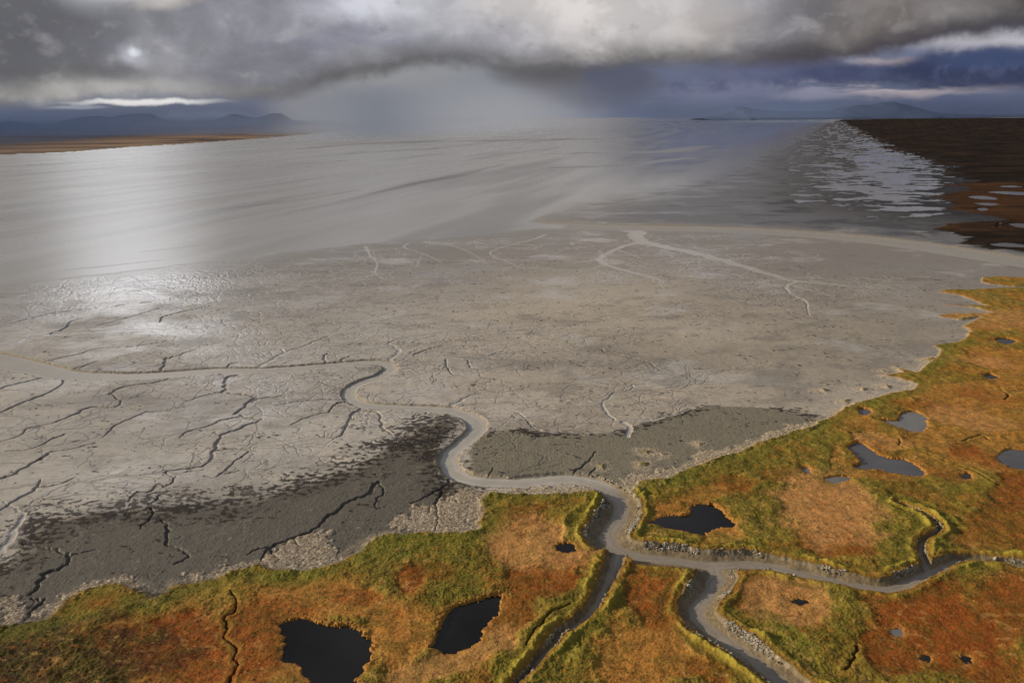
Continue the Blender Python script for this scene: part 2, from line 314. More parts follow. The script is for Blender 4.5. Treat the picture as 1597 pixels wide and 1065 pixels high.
PONDS = [  # outline, label
    ([(440, 974), (455, 968), (475, 966), (490, 970), (505, 975), (525, 979), (545, 977), (562, 985), (572, 993), (580, 1002), (577, 1020), (575, 1032), (565, 1043), (554, 1060), (553, 1085), (505, 1085), (490, 1062), (475, 1049), (468, 1035), (446, 1027), (449, 1005)],
     'broad black pond at the lower edge of the picture, nearest of all the ponds'),
    ([(675, 1010), (682, 992), (690, 974), (700, 958), (712, 948), (730, 941), (755, 934), (778, 930), (780, 941), (776, 956), (760, 970), (752, 985), (745, 999), (725, 1010), (705, 1017), (690, 1015)],
     'black leaf shaped pond slanting in orange grass left of the narrow dark gully'),
    ([(1010, 816), (1040, 806), (1065, 805), (1077, 800), (1080, 791), (1095, 787), (1115, 790), (1130, 803), (1143, 815), (1142, 821), (1120, 822), (1105, 827), (1095, 834), (1070, 829), (1045, 824)],
     'dark heart shaped pond behind a grassy levee just above the creek fork'),
    ([(869, 852), (880, 847), (892, 850), (895, 856), (885, 861), (873, 858)], 'tiny black oval pond in tan grass left of the creek bend'),
    ([(1322, 698), (1340, 691), (1358, 703), (1385, 715), (1410, 718), (1430, 728), (1441, 740), (1430, 744), (1400, 741), (1370, 733), (1340, 733), (1332, 728), (1343, 721)],
     'long blue grey pond widening to the right, largest on the far bank'),
    ([(1376, 655), (1400, 656), (1408, 645), (1425, 642), (1440, 650), (1443, 662), (1438, 672), (1425, 673), (1400, 667)], 'pale grey pond with a pointed left end near the mud edge'),
    ([(1339, 637), (1350, 638), (1357, 643), (1350, 648), (1341, 644)], 'very small grey pond at the edge of the mudflat'),
    ([(1286, 747), (1300, 744), (1318, 744), (1326, 748), (1310, 752), (1297, 752)], 'thin pale sliver of pond above the light tan basin'),
    ([(1555, 712), (1570, 702), (1590, 703), (1625, 704), (1625, 726), (1582, 731), (1562, 722)], 'weedy grey pond cut by the right edge of the picture'),
    ([(1553, 530), (1568, 528), (1583, 533), (1572, 538), (1560, 536)], 'small dark blue pond in orange turf farthest up the near shore'),
    ([(1533, 586), (1545, 584), (1554, 589), (1540, 590)], 'small dark pool in rusty turf below the highest near pond'),
    ([(1500, 743), (1508, 738), (1513, 744), (1504, 747)], 'tiny blue pool at the end of a winding gully'),
    ([(1251, 732), (1258, 730), (1263, 735), (1256, 738)], 'tiny dark pool left of the pale sliver pond'),
    ([(1235, 937), (1247, 935), (1256, 937), (1246, 942)], 'small black puddle in a tan patch under the creek'),
    ([(1393, 983), (1402, 981), (1404, 986), (1397, 989)], 'black puddle in pale rust grass at lower right'),
    ([(1438, 1024), (1445, 1024), (1447, 1030), (1441, 1029)], 'black puddle on a rusty slope, left of two near the lower right'),
    ([(1498, 1025), (1508, 1025), (1512, 1029), (1503, 1030)], 'black puddle in green turf, rightmost near the lower edge'),
    ([(1510, 307), (1530, 305.5), (1553, 309), (1550, 312), (1520, 310)], 'bright shallow pond in the brown far flat, left of its row'),
    ([(1538, 300), (1560, 298.5), (1600, 300), (1640, 302), (1640, 306), (1580, 304)], 'bright long pond in the brown far flat reaching the right edge'),
    ([(1518, 317), (1540, 316.5), (1558, 319), (1540, 321)], 'bright narrow pond in the brown far flat below the left one'),
    ([(1524, 325.5), (1534, 324.5), (1540, 327), (1530, 329)], 'short bright pond in the brown far flat, third one down'),
    ([(1574, 349.5), (1590, 348.5), (1625, 351), (1625, 357), (1590, 355)], 'bright pond beside a hooked creek at the right edge'),
    ([(1543, 381), (1570, 379), (1600, 383), (1600, 386), (1560, 384.5)], 'bright pool in the dark wet turf beyond the wide channel'),
    ([(1556, 290.5), (1580, 290), (1595, 292), (1570, 292.5)], 'thin bright streak of water at the top of the brown far flat')]

# (cx, cy, rx, ry, rot, kind, strength): colour patches of the turf, the 'dark' ones painted-in cloud shadow
PATCH = [
    (330, 1030, 120, 40, -10, 'rust', .9), (90, 955, 60, 16, -14, 'rust', .6), (1530, 1030, 90, 40, 20, 'rust', .8), (1330, 1040, 60, 24, 30, 'green', .6), (30, 1020, 90, 50, -15, 'dark', .9), (180, 960, 120, 10, -18, 'dark', .6), (200, 1050, 120, 16, -14, 'dark', .6), (560, 935, 40, 14, 0, 'rust', .7), (1430, 730, 90, 10, 16, 'rust', .4), (1540, 720, 60, 10, 16, 'rust', .6), (1470, 640, 70, 8, 8, 'rust', .5), (1400, 640, 40, 8, 10, 'green', .5), (1490, 590, 60, 8, 8, 'green', .5), (1545, 620, 60, 8, 10, 'rust', .5),
    (110, 1040, 150, 45, -12, 'dark', .75), (60, 985, 80, 25, -10, 'rust', .6), (150, 935, 80, 26, -10, 'rust', .75), (205, 985, 80, 20, -15, 'rust', .6), (265, 1010, 90, 50, -15, 'rust', 1.0), (390, 1000, 60, 60, 0, 'rust', .8),
    (430, 1050, 110, 50, 0, 'orange', .9), (330, 940, 80, 30, -10, 'orange', .4), (500, 935, 110, 34, 5, 'orange', 1.0), (420, 960, 70, 26, 0, 'rust', .6), (620, 985, 55, 60, 10, 'orange', 1.0), (640, 910, 24, 26, 0, 'rust', .9),
    (720, 1025, 110, 25, -20, 'tan', .8), (790, 965, 45, 40, -30, 'rust', .7), (840, 850, 85, 40, 10, 'tan', .9), (850, 905, 70, 28, -15, 'rust', .9), (790, 800, 55, 22, -10, 'rust', .5), (905, 860, 22, 40, 0, 'orange', .8), (680, 895, 30, 14, 0, 'rust', .5),
    (1020, 925, 38, 55, 0, 'rust', .9), (1010, 1025, 110, 55, -10, 'orange', 1.0), (1040, 970, 45, 60, 0, 'orange', .8), (1120, 1050, 50, 20, 20, 'rust', .6),
    (1285, 790, 90, 62, 18, 'tan', 1.0), (1300, 850, 60, 22, 10, 'rust', .7), (1215, 745, 40, 14, 0, 'rust', .4), (1035, 803, 34, 13, -10, 'orange', .9), (1125, 836, 34, 16, 0, 'orange', 1.0), (1100, 772, 50, 14, -10, 'orange', .7), (1150, 755, 40, 14, 0, 'rust', .6),
    (1230, 940, 62, 36, 12, 'tan', .9), (1205, 905, 55, 20, 10, 'rust', .8), (1165, 905, 25, 40, 10, 'rust', .9), (1480, 985, 120, 60, 20, 'rust', 1.0), (1400, 1010, 45, 60, 30, 'rust', .9), (1570, 960, 70, 60, 0, 'rust', .8), (1560, 830, 70, 40, 0, 'rust', .6), (1590, 770, 50, 35, 0, 'rust', .9),
    (1510, 700, 110, 30, 12, 'orange', .7), (1510, 655, 70, 14, 10, 'tan', .8), (1560, 655, 60, 30, 0, 'orange', .6), (1560, 560, 70, 16, 6, 'orange', 1.0), (1545, 568, 40, 9, 8, 'tan', .8), (1500, 620, 90, 22, 6, 'orange', .9), (1560, 500, 60, 16, 0, 'tan', .7), (1590, 600, 40, 50, 0, 'orange', .6),
    (1480, 560, 40, 8, 0, 'tan', .4), (1370, 690, 55, 12, 10, 'tan', .7), (1440, 780, 60, 18, 20, 'rust', .3), (1500, 705, 26, 10, 10, 'rust', .9), (1330, 655, 45, 12, 20, 'orange', .7), (1360, 745, 70, 6, 6, 'orange', .7), (1460, 730, 60, 14, 20, 'orange', .6),
    (1305, 725, 14, 26, 0, 'orange', .7), (1500, 465, 30, 6, 0, 'orange', .5), (1490, 494, 30, 6, 0, 'tan', .8), (1480, 476, 28, 3, 0, 'rust', .9), (1400, 590, 26, 5, 5, 'orange', .8),
    (700, 870, 90, 36, 10, 'green', .6), (450, 905, 60, 12, -5, 'lush', .7), (605, 860, 60, 22, -8, 'lush', .6), (280, 945, 80, 14, -20, 'green', .6), (130, 965, 100, 8, -22, 'lush', .5), (170, 915, 60, 7, -8, 'lush', .6), (900, 1010, 40, 60, 30, 'green', .6), (1260, 690, 50, 12, 30, 'lush', .5),
    (1110, 750, 110, 26, -12, 'green', .6), (1400, 815, 70, 44, 15, 'green', .7), (1420, 790, 40, 8, 25, 'lush', .8), (1290, 1010, 50, 60, 40, 'green', .6), (1240, 1000, 60, 14, 40, 'lush', .7), (1440, 930, 90, 26, 0, 'green', .6), (1090, 835, 70, 10, 8, 'lush', .6), (700, 925, 60, 22, -20, 'green', .7), (1200, 790, 30, 50, 0, 'green', .7), (1290, 740, 26, 22, 30, 'lush', .5)]

# ------------------------------------------------------------------ rasterise everything onto the fan
tun = sdist(ground(np.array(TUNDRA)), 40)
for p in ISLETS:
    tun = np.maximum(tun, sdist(ground(np.array(p)), 12))
sea = sdist(ground(np.array(SEA)), 500)
farR = sdist(ground(np.array(FARLAND_R)), 260)
farL = sdist(ground(np.array(FARLAND_L)), 200)
marL = sdist(ground(np.array(MARSH_L)), 40)
marR = sdist(ground(np.array(MARSH_R)), 40)
deb = np.full(SH, -12., np.float32)
for p in DEBRIS:
    deb = np.maximum(deb, sdist(ground(np.array(p)), 12))

E = np.full(SH, 60., np.float32)                  # signed distance to the creek's edge
BK = np.full(SH, 4., np.float32)                  # width of the mud bank there


def px_line(L, width_scale=1.0, k=5):
    A = np.array(L, float)
    P = ground(A[:, :2])
    sl = np.sqrt((P ** 2).sum(1) + H * H)
    W = A[:, 2] * sl / F * .5 * width_scale
    B = A[:, 3] * sl / F if A.shape[1] > 3 else None
    return P, W, B


CREEKS = []
for L in (MAIN, BRANCH_B, BRANCH_C, BRANCH_D, BIG):
    P, W, B = px_line(L)
    if L is not BIG:
        tb = np.clip((np.array(L)[:, 3] - 7) / 6, 0, 1) if L is MAIN or L is BRANCH_B else np.zeros(len(L))
        B = B + W * .42 * tb
        W = W * (1 - .42 * tb)
    Pr, Wr = resample(P, W)
    _, Br = resample(P, B)
    CREEKS.append((Pr, Wr))
    for i in range(len(Pr) - 1):
        def f(w, d, h, b=(Br[i] + Br[i + 1]) / 2):
            e = d - h
            m = e < E[w]
            BK[w] = np.where(m, b, BK[w])
            E[w] = np.minimum(E[w], e)
        stroke(Pr[i:i + 2], Wr[i:i + 2], 30, f)

CARVE = np.zeros(SH, np.float32)
PALE = np.zeros(SH, np.float32)                   # pale silt in small creeks
CRACK = np.zeros(SH, np.float32)                  # dark bottoms
LIP = np.zeros(SH, np.float32)


def cut(P, W, depth, pale, crack, lip=1.0):
    def f(w, d, h):
        h = np.maximum(h, .55 * RR[w] / 900 + .12)
        q = d / h
        CARVE[w] = np.maximum(CARVE[w], depth * sm(-q, -1.25, -.35))
        if pale:
            PALE[w] = np.maximum(PALE[w], pale * sm(-q, -1.15, -.75))
        if crack:
            CRACK[w] = np.maximum(CRACK[w], crack * sm(-q, -1.3, -.6))
        LIP[w] = np.maximum(LIP[w], lip * sm(-q, -3.2, -1.6))
    stroke(P, W, 5 + 2.5 * float(W.max()), f)


def wiggle(P, W, amp):
    P = P.copy()
    t = np.gradient(P, axis=0)
    t /= np.linalg.norm(t, axis=1)[:, None] + 1e-6
    nrm = np.stack([-t[:, 1], t[:, 0]], 1)
    P[1:-1] += nrm[1:-1] * (RNG.normal(0, 1, len(P) - 2) * amp * W[1:-1])[:, None]
    return P


PARENTS = []
for L in LIGHT:
    P, W, _ = px_line(L, .5 if L[0][1] < 430 and L[0][0] < 960 else .85)
    P, W = resample(P, W, 4)
    P = wiggle(P, W, .35)
    far_ = np.hypot(*P.mean(0)) > 800
    cut(P, W, .12 if far_ else .4, 1.0, 0.0, .1 if far_ else 1.0)
    PARENTS.append((P, W, 1 if far_ else 0))
for L in DARK:
    hi_ = L[0][1] < 480
    P, W, _ = px_line(L, .42 if hi_ else .68)
    P, W = resample(P, W, 4)
    P = wiggle(P, W, .6)
    cut(P, W, .2 if hi_ else .75, 0, .85 if L[0][1] > 740 and L[0][0] > 20 else .55)
    PARENTS.append((P, W, 0))
PARENTS.append((CREEKS[0][0][:180], CREEKS[0][1][:180], 0))


def branch(p, ang, length, w, lvl, pale):
    i_, j_ = min(NR - 1, int(np.searchsorted(rr, np.hypot(*p)))), min(NA - 1, int(np.searchsorted(az, math.atan2(p[0], p[1]))))
    if max(marL[i_, j_], marR[i_, j_]) > 1 and random.random() < .8:
        return
    sc = np.clip(np.hypot(*p) / 420, .8, 3)
    n = max(4, int(length / 3.5))
    pts, a = [p.copy()], ang
    q = p.copy()
    for i in range(n):
        a += random.gauss(0, .27)
        q = q + np.array([math.cos(a), math.sin(a)]) * 3.5 * sc * np.array([1.25, .85])
        pts.append(q.copy())
        if lvl > 0 and random.random() < .3:
            branch(q, a + random.choice((-1, 1)) * random.uniform(.5, 1.2), length * random.uniform(.3, .6), w * .65, lvl - 1, pale)
    P = np.array(pts)
    W = np.linspace(w, w * .3, len(P)) * sc
    P, W = resample(P, W, 2)
    far_ = np.hypot(*P[0]) > 760
    cut(P, W, .17, .7 if (pale or far_) else .0, 0 if (pale or far_) else random.uniform(.15, .55), .4)


for P, W, pale in PARENTS:
    L = np.linalg.norm(np.diff(P, axis=0), axis=1).sum()
    k = max(1, int(L / (13 if not pale else 45)))
    for _ in range(k):
        i = random.randrange(1, len(P) - 1)
        d = P[i + 1] - P[i - 1]
        a = math.atan2(d[1], d[0]) + random.choice((-1, 1)) * random.uniform(.6, 1.4)
        p0 = P[i] + np.array([math.cos(a), math.sin(a)]) * W[i] * .7
        branch(p0, a, random.uniform(10, 60), random.uniform(.12, .34), 2, pale)

SL = np.zeros(SH, np.float32)
SLE = np.full(SH, 12., np.float32)
for L in SLIT:
    P, W, _ = px_line(L, .6)
    P, W = resample(P, W, 4)
    P = wiggle(P, W, .7)

    def f(w, d, h):
        h = np.maximum(h, .3)
        SL[w] = np.maximum(SL[w], sm(-(d / h), -1.5, -.6))
        SLE[w] = np.minimum(SLE[w], d - h)
    stroke(P, W, 5, f)

tuss = sub(lambda x, y: np.abs(fbm(x / 1.5, y / 1.5, 2, 61)), near)
# ponds: a shared ragged outline for the hollow and the water sheet
POND = np.full(SH, -14., np.float32)
for poly, _l in PONDS:
    P = ground(np.array(poly, float))
    P, _ = resample(np.vstack([P, P[:1]]), np.ones(len(P) + 1), 4)
    rfar = float(np.hypot(*P.mean(0)))
    POND = np.maximum(POND, sdist(P[:-1], 14 if rfar < 700 else 40, True, WX * .3 + X * .7 + n3 * 1.3, WY * .3 + Y * .7 + tuss * 2.0))

# ------------------------------------------------------------------ heights
T = sm(tun, -1.0, 2.0)
flats = n1 * .25 + n2 * .10
lod3 = np.clip(1.2 - RR / 700, 0, 1)
basin = np.zeros(SH, np.float32)
masks = {k: np.zeros(SH, np.float32) for k in ('dark', 'rust', 'orange', 'tan', 'green', 'lush')}
for cx, cy, rx, ry, rot, kind, st in PATCH:
    masks[kind] = np.maximum(masks[kind], spot(cx, cy, rx, ry, rot, .22) * st)
basin = np.maximum.reduce([masks['rust'], masks['orange'], masks['tan']])
hum = sub(lambda x, y: fbm(x / 5.5, y / 5.5, 3, 71), near)
crest = np.exp(-((E - BK - 2.0 - n2 * 1.4) / 1.05) ** 2) + .35 * np.exp(-((E - BK - 7.0 - n2 * 4) / 1.2) ** 2) * sm(n1 + n2, -.1, .2)
crest = crest * (E < 40) * (.45 + .75 * sm(n2 + n1 * .6, -.3, .35)) * (.8 + .5 * n3)
turf = 1.3 + flats + hum * .62 * (1 - .5 * basin) + n2 * .5 * (1 - .6 * basin) + (tuss - .2) * (.42 - .25 * basin) * lod3 + crest * 1.1 - basin * .6
turf = turf * np.where(farR > 0, .6, 1)
rimp = sm(POND, -5, -.5)
turf = turf - rimp * .3
turf = np.where(POND > -3, turf * (1 - sm(POND, -1.2, .6)) + (-.6) * sm(POND, -1.2, .6), turf)
turf = turf + 0 * SL
turf = turf - SL * .8 + .15 * np.exp(-((SLE - 1.2) / .8) ** 2) * (SLE < 6)
mud = flats * .8 - CARVE * np.clip(900 / RR, .3, 1) + hum * .11 + tuss * .05 * lod3
mz = sm(np.maximum(marL, marR), -3, 3)
mud = mud + mz * (.25 + tuss * .18)
debm = sm(deb + n2 * 9 + n3 * 4, -.3, 1.8) * sm(E - BK, -2, 1)
edge_deb = np.exp(-((tun + 1.0 - n2 * 3) / 2.2) ** 2) * sm(n1 + n2 * .6, -.5, .2) * (RR < 560) * sm(E - BK, -2, 1)
debm = np.maximum(debm, edge_deb * .8)
inT0 = sm(tun, -14, 2)
Tz = np.maximum(T, sm(farR, -20, 20) * 1.0)
plate = mud * (1 - Tz) + turf * Tz + debm * (.18 + np.abs(n3) * .45)
floor = -1.0 * (1 - inT0) - 1.25 * inT0 + n2 * .05
uu = E / np.maximum(BK, .5)
u = np.clip(uu, 0, 1)
# shelving mud bank, then a steep turf lip
bank = .45 * sm(u, 0, .85) + .55 * sm(u, .72, 1.0)
Z = floor + (plate - floor) * bank
L_ = sm(farL, -60, 150)
FLm = sm(farL, -8, 8)
S = sm(sea / np.clip(RR / 900, 1, 4), -2, 12) * (1 - FLm)
Z = Z * (1 - S) + (-.35) * S
Z = Z * (1 - L_) + 6 * L_ * (farL > -200)
Z = np.where(RR > 60000, -60.0 * sm(RR, 60000, 400000), Z).astype(np.float32)

# ------------------------------------------------------------------ colours of the ground (base colours, some cloud shadow and sheen painted in)
C = np.zeros(SH + (3,), np.float32)
C[:] = (.43, .40, .345)
fine = sub(lambda x, y: fbm(x / 1.1, y / 1.1, 2, 81), near)
streak = fbm((X * .93 + Y * .2) / 160, (Y - X * .25) / 38, 4, 91)
C *= (1 + .16 * n1 + .16 * n2 + .07 * n3)[..., None]
C = mixc(C, (.27, .245, .205), sm(streak, .05, .5) * .55)
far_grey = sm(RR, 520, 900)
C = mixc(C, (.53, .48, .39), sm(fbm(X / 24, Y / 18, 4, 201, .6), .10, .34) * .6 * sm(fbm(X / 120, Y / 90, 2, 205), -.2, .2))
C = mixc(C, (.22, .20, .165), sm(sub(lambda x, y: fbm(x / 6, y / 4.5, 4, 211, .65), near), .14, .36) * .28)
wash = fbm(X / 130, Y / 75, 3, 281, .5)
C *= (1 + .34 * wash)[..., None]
C = C * (1 + (np.array([.05, 0, -.07], np.float32) * sm(PX, 500, 950)[..., None]))  # sunlit warmth of the middle flats tinted into the colour
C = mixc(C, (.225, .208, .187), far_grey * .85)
# brown film of algae on the right half of the flats
C = mixc(C, (.255, .225, .165), np.exp(-(((PX - 1250) / 330) ** 2 + ((PY - 530) / 90) ** 2)) * .75 * sm(n1 + n2 * .5, -.6, .4))
C = mixc(C, (.52, .455, .35), np.exp(-(((PX - 930) / 200) ** 2 + ((PY - 470) / 60) ** 2)) * .6)  # warm sunlit patch painted into the mud
worm = sub(lambda x, y: 1 - np.abs(fbm(x / 9, y / 7, 3, 101)) * 5, int(np.searchsorted(-dep, -0.14)))
C = mixc(C, (.16, .135, .095), np.clip(worm, 0, 1) * sm(n1 + .5 * n2 + .35 * np.exp(-(((PX - 1050) / 220) ** 2 + ((PY - 500) / 40) ** 2)), .12, .5) * .5 * (1 - T))
grain = sub(lambda x, y: sm(fbm(x / 4.5, y / 3.5, 3, 111), .12, .4), int(np.searchsorted(-dep, -0.12)))
C = mixc(C, (.13, .11, .08), grain * .3 * sm(fbm(X / 60, Y / 45, 2, 121), .0, .4) * (1 - T))
# far wet flats on the right: cloud shadow and sky blue painted into the colour
lng = fbm(X / 240, (Y - X * .2) / 110, 5, 131, .6)
lngf = fbm(X / 85, Y / 62, 4, 137, .62)
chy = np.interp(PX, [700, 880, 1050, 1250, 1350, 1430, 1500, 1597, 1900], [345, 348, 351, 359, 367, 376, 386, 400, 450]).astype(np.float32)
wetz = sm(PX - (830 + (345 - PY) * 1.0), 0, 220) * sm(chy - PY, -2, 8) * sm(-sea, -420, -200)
wshade = wetz * sm(PX - 1130 + (PY - 200) * .25, 0, 330) * sm(chy - PY, 0, 60)  # where cloud shadow is painted on the flats
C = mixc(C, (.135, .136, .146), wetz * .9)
C = mixc(C, (.034, .035, .042), wshade * .9)
C = mixc(C, (.03, .029, .034), wetz * sm(lngf + lng * .5 + sm(PX, 1050, 1400) * .35, .14, .5) * .6)
wfall = wetz * sm(PX - 1150, 0, 200) * sm(PY, 184, 192) * sm(chy - PY, 4, 60)
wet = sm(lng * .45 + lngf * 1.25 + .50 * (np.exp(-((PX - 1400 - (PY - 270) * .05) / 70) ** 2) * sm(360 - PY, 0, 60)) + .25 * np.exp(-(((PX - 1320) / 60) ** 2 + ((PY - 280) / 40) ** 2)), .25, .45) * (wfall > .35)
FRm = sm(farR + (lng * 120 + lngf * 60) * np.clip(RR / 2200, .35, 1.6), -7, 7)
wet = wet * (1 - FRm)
# marsh shelf with a dark weed margin
mar = np.maximum(marL, marR)
blot = sub(lambda x, y: fbm(x / 3.4 + y / 20, y / 2.6, 3, 141, .6) + .5 * fbm(x / 18, y / 12, 2, 145), near)
C = mixc(C, (.128, .118, .097), sm(marL + n2 * 7 + n1 * 4 + n3 * 2, -3, 9))
C = mixc(C, (.062, .053, .040), np.exp(-((marL - 5 + n2 * 8) / 8) ** 2) * .6 * sm(blot, -.5, .1) * (marL > -20))
C = mixc(C, (.215, .195, .145), sm(marR + n2 * 3, -1, 2))
wl = np.exp(-((marL - 3) / 9) ** 2) * (marL > -25)
wl = np.exp(-((marL - 1) / 13) ** 2) * (marL > -30)
weed = sm(blot + wl * .36 + n1 * .2, .31, .38) * sm(wl, .02, .2)
wr = np.exp(-((marR - 1.5) / 4) ** 2)
weed = np.maximum(weed, sm(blot + wr * .40 + n1 * .2, .34, .44) * (PX > 760) * sm(wr, .02, .2))
spk = np.exp(-(((PX - 650) / 60) ** 2 + ((PY - 690) / 28) ** 2)) + np.exp(-(((PX - 1030) / 50) ** 2 + ((PY - 645) / 6) ** 2))
weed = np.maximum(weed, sm(blot + spk * .32, .42, .5))
flk = sub(lambda x, y: sm(fbm(x / 3.6, y / 2.4, 3, 301, .6), .26, .36), near)
C = mixc(C, (.26, .235, .19), flk * .6 * sm(marL, 4, 10) * sm(n1 + n2, -.2, .3))
weed = weed * (1 - T) * sm(E - BK, -1, 2)
C = mixc(C, (.034, .026, .020), weed * .95)
isl = np.maximum(0, 0)
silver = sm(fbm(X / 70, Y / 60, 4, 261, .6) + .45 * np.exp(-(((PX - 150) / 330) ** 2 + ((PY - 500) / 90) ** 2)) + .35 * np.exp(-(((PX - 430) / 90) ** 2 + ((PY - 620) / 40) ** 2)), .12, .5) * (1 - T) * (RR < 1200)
C = mixc(C, (.52, .495, .445), silver * .6 * (1 - sm(np.maximum(marL, marR), -8, 2)))  # silver sheen painted into the mud's colour
C = mixc(C, (.19, .17, .14), sm(-fbm(X / 50, Y / 36, 4, 271, .6) + .3 * np.exp(-(((PX - 1180) / 260) ** 2 + ((PY - 590) / 60) ** 2)), .14, .45) * .5 * (1 - sm(np.maximum(marL, marR), -8, 2)) * (RR < 1000))
# small creeks and cracks
C = mixc(C, (.47, .44, .385), PALE * .85 * (1 - T))
C = mixc(C, (.075, .065, .052), CRACK * .8 * (1 - T))
C = mixc(C, (.38, .35, .305), np.clip(LIP - sm(CRACK + PALE, .2, .6), 0, 1) * .3 * (1 - T) * (1 - mz))
# pale drift of dead sedge
C = mixc(C, (.56, .485, .37), debm * (.6 + .4 * sm(n3 + fine, -.25, .3)))
C = mixc(C, (.09, .07, .045), debm * sm(fine + n3 * .5, .26, .5) * .45)

# turf
G = np.zeros(SH + (3,), np.float32)
G[:] = (.20, .150, .024)
gmix = fbm(X / 26, Y / 26, 4, 151)
G = mixc(G, (.27, .115, .022), sm(gmix, -.02, .3) * .6)
tip = sm(PX, 1260, 1420) * sm(760 - PY, 0, 120)
G = mixc(G, (.36, .165, .026), tip * .55 * sm(gmix + n2 * .4, -.4, .3))
G = mixc(G, (.150, .140, .020), masks['green'] * .75)
G = mixc(G, (.40, .185, .040), masks['orange'] * .95)
G = mixc(G, (.255, .068, .013), masks['rust'] * .9)
G = mixc(G, (.47, .235, .080), masks['tan'] * .92)
G = mixc(G, (.135, .15, .022), masks['lush'] * .7)
G = mixc(G, (.045, .024, .009), masks['dark'] * 1.0)  # cloud shadow over the near left corner, painted into the turf
G = mixc(G, (.03, .02, .01), sm(-n1 - n2 * .6, -.1, .5) * masks['dark'] * .5)
patchy = sub(lambda x, y: fbm(x / 8, y / 8, 3, 161), near)
G = mixc(G, (.115, .115, .018), sm(patchy, .12, .4) * .35 * (1 - basin * .6))
G = mixc(G, (.30, .14, .03), sm(-patchy, .16, .42) * .28)
qx_, qy_ = X + n2 * 9, Y + n1 * 14
vein = sub(lambda x, y: 1 - np.abs(fbm(x, y, 3, 231)) * 6, 1)
vein[:near] = 1 - np.abs(fbm((qx_[:near] * .9 + qy_[:near] * .3) / 13, (qy_[:near] * .9 - qx_[:near] * .3) / 8, 3, 231)) * 6.5
vein = np.clip(vein, 0, 1)
speck = sub(lambda x, y: fbm(x / 2.0, y / 1.7, 2, 241) + .5 * fbm(x / 17, y / 13, 2, 245), near)
lightp = sub(lambda x, y: fbm(x / 4.2 + y / 9, y / 3.0, 3, 251, .6) + .4 * fbm(x / 22, y / 20, 2, 255), near)
G = mixc(G, (.10, .085, .014), vein * .5 * (1 - .4 * masks['tan']))
G = mixc(G, (.46, .27, .085), sm(lightp, .24, .44) * .4)
G = mixc(G, (.30, .10, .02), sm(-lightp, .26, .46) * .45)
G = mixc(G, (.035, .028, .012), sm(speck, .42, .56) * .5)
# green levees beside the creeks with a straw-coloured crest
lev = sm(8 - (E - BK) + n2 * 7 + n1 * 6, 0, 6) * (E < 30)
G = mixc(G, (.172, .148, .020), lev * .7)
G = mixc(G, (.34, .27, .04), np.clip(crest, 0, 1) * .65 * (E < 30))
G = mixc(G, (.06, .075, .014), np.exp(-((E - BK - 5 - n2 * 1.6) / .9) ** 2) * .35 * (E < 30))
G = mixc(G, (.25, .11, .022), np.exp(-((E - BK - .6) / .9) ** 2) * .6)
edge_green = np.exp(-((tun - 5 - n2 * 3) / 5) ** 2) * (tun < 30) * (RR < 620)
G = mixc(G, (.155, .155, .022), edge_green * .6)
G = mixc(G, (.33, .155, .035), sm(POND, -3.2, -.8) * .75)
G = mixc(G, (.30, .2, .035), np.exp(-((SLE - 1.0) / .8) ** 2) * .3)
G = mixc(G, (.02, .017, .012), SL * .75)
G *= (1 + .18 * fine + .15 * n3 + .22 * n2)[..., None] * 1.14
G = mixc(G, (.30, .16, .03), (np.exp(-(tun / 1.6) ** 2) * (PX > 1300) * .7))
# far right country, near black because cloud shadow is painted in
farcol = np.zeros(SH + (3,), np.float32)
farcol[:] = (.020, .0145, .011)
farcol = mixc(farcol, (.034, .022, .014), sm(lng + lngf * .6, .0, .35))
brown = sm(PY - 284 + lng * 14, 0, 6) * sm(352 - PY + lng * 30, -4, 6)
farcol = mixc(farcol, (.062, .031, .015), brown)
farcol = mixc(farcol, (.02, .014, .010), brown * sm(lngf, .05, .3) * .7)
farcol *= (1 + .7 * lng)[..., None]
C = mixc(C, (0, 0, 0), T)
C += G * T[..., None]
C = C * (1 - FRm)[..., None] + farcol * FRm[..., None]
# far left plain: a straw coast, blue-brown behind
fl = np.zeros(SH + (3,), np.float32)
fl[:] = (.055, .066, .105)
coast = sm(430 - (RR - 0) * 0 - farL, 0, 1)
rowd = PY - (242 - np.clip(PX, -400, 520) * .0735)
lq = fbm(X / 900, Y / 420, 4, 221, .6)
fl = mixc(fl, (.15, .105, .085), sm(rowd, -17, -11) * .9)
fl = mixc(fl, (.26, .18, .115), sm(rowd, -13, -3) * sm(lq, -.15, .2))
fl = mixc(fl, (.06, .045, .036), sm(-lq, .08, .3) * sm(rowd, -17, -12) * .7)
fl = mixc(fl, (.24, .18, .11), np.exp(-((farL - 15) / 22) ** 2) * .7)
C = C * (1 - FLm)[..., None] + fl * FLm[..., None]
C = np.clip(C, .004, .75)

# shine: wet mud is smoother
rgh = np.full(SH, .50, np.float32) + n2 * .12 - streak * .05
rgh -= .14 * sm(n1 + n2 * .4, .05, .5)
rgh = np.where(far_grey > 0, rgh - far_grey * .10, rgh)
rgh = rgh + (.9 - rgh) * sm(wshade, 0, .7)
rgh = rgh * (1 - wet) + .12 * wet
rgh = rgh - PALE * .16
glint = np.exp(-(((PX - 190) / 120) ** 2 + ((PY - 446) / 22) ** 2)) + .8 * np.exp(-(((PX - 420) / 80) ** 2 + ((PY - 610) / 40) ** 2)) + .6 * np.exp(-(((PX - 300) / 30) ** 2 + ((PY - 645) / 30) ** 2))
rgh -= glint * (.16 + .25 * n2) + silver * .14 + .10 * sm(wash, 0, .4)
rgh = np.where(T > .5, .85, rgh)
rgh = np.maximum(rgh, mz * .6 * (1 - T) + debm * .8)
rgh = np.where((FRm > .5) & (wet < .5), .9, rgh)
rgh = np.where(FLm > .5, .9, rgh)
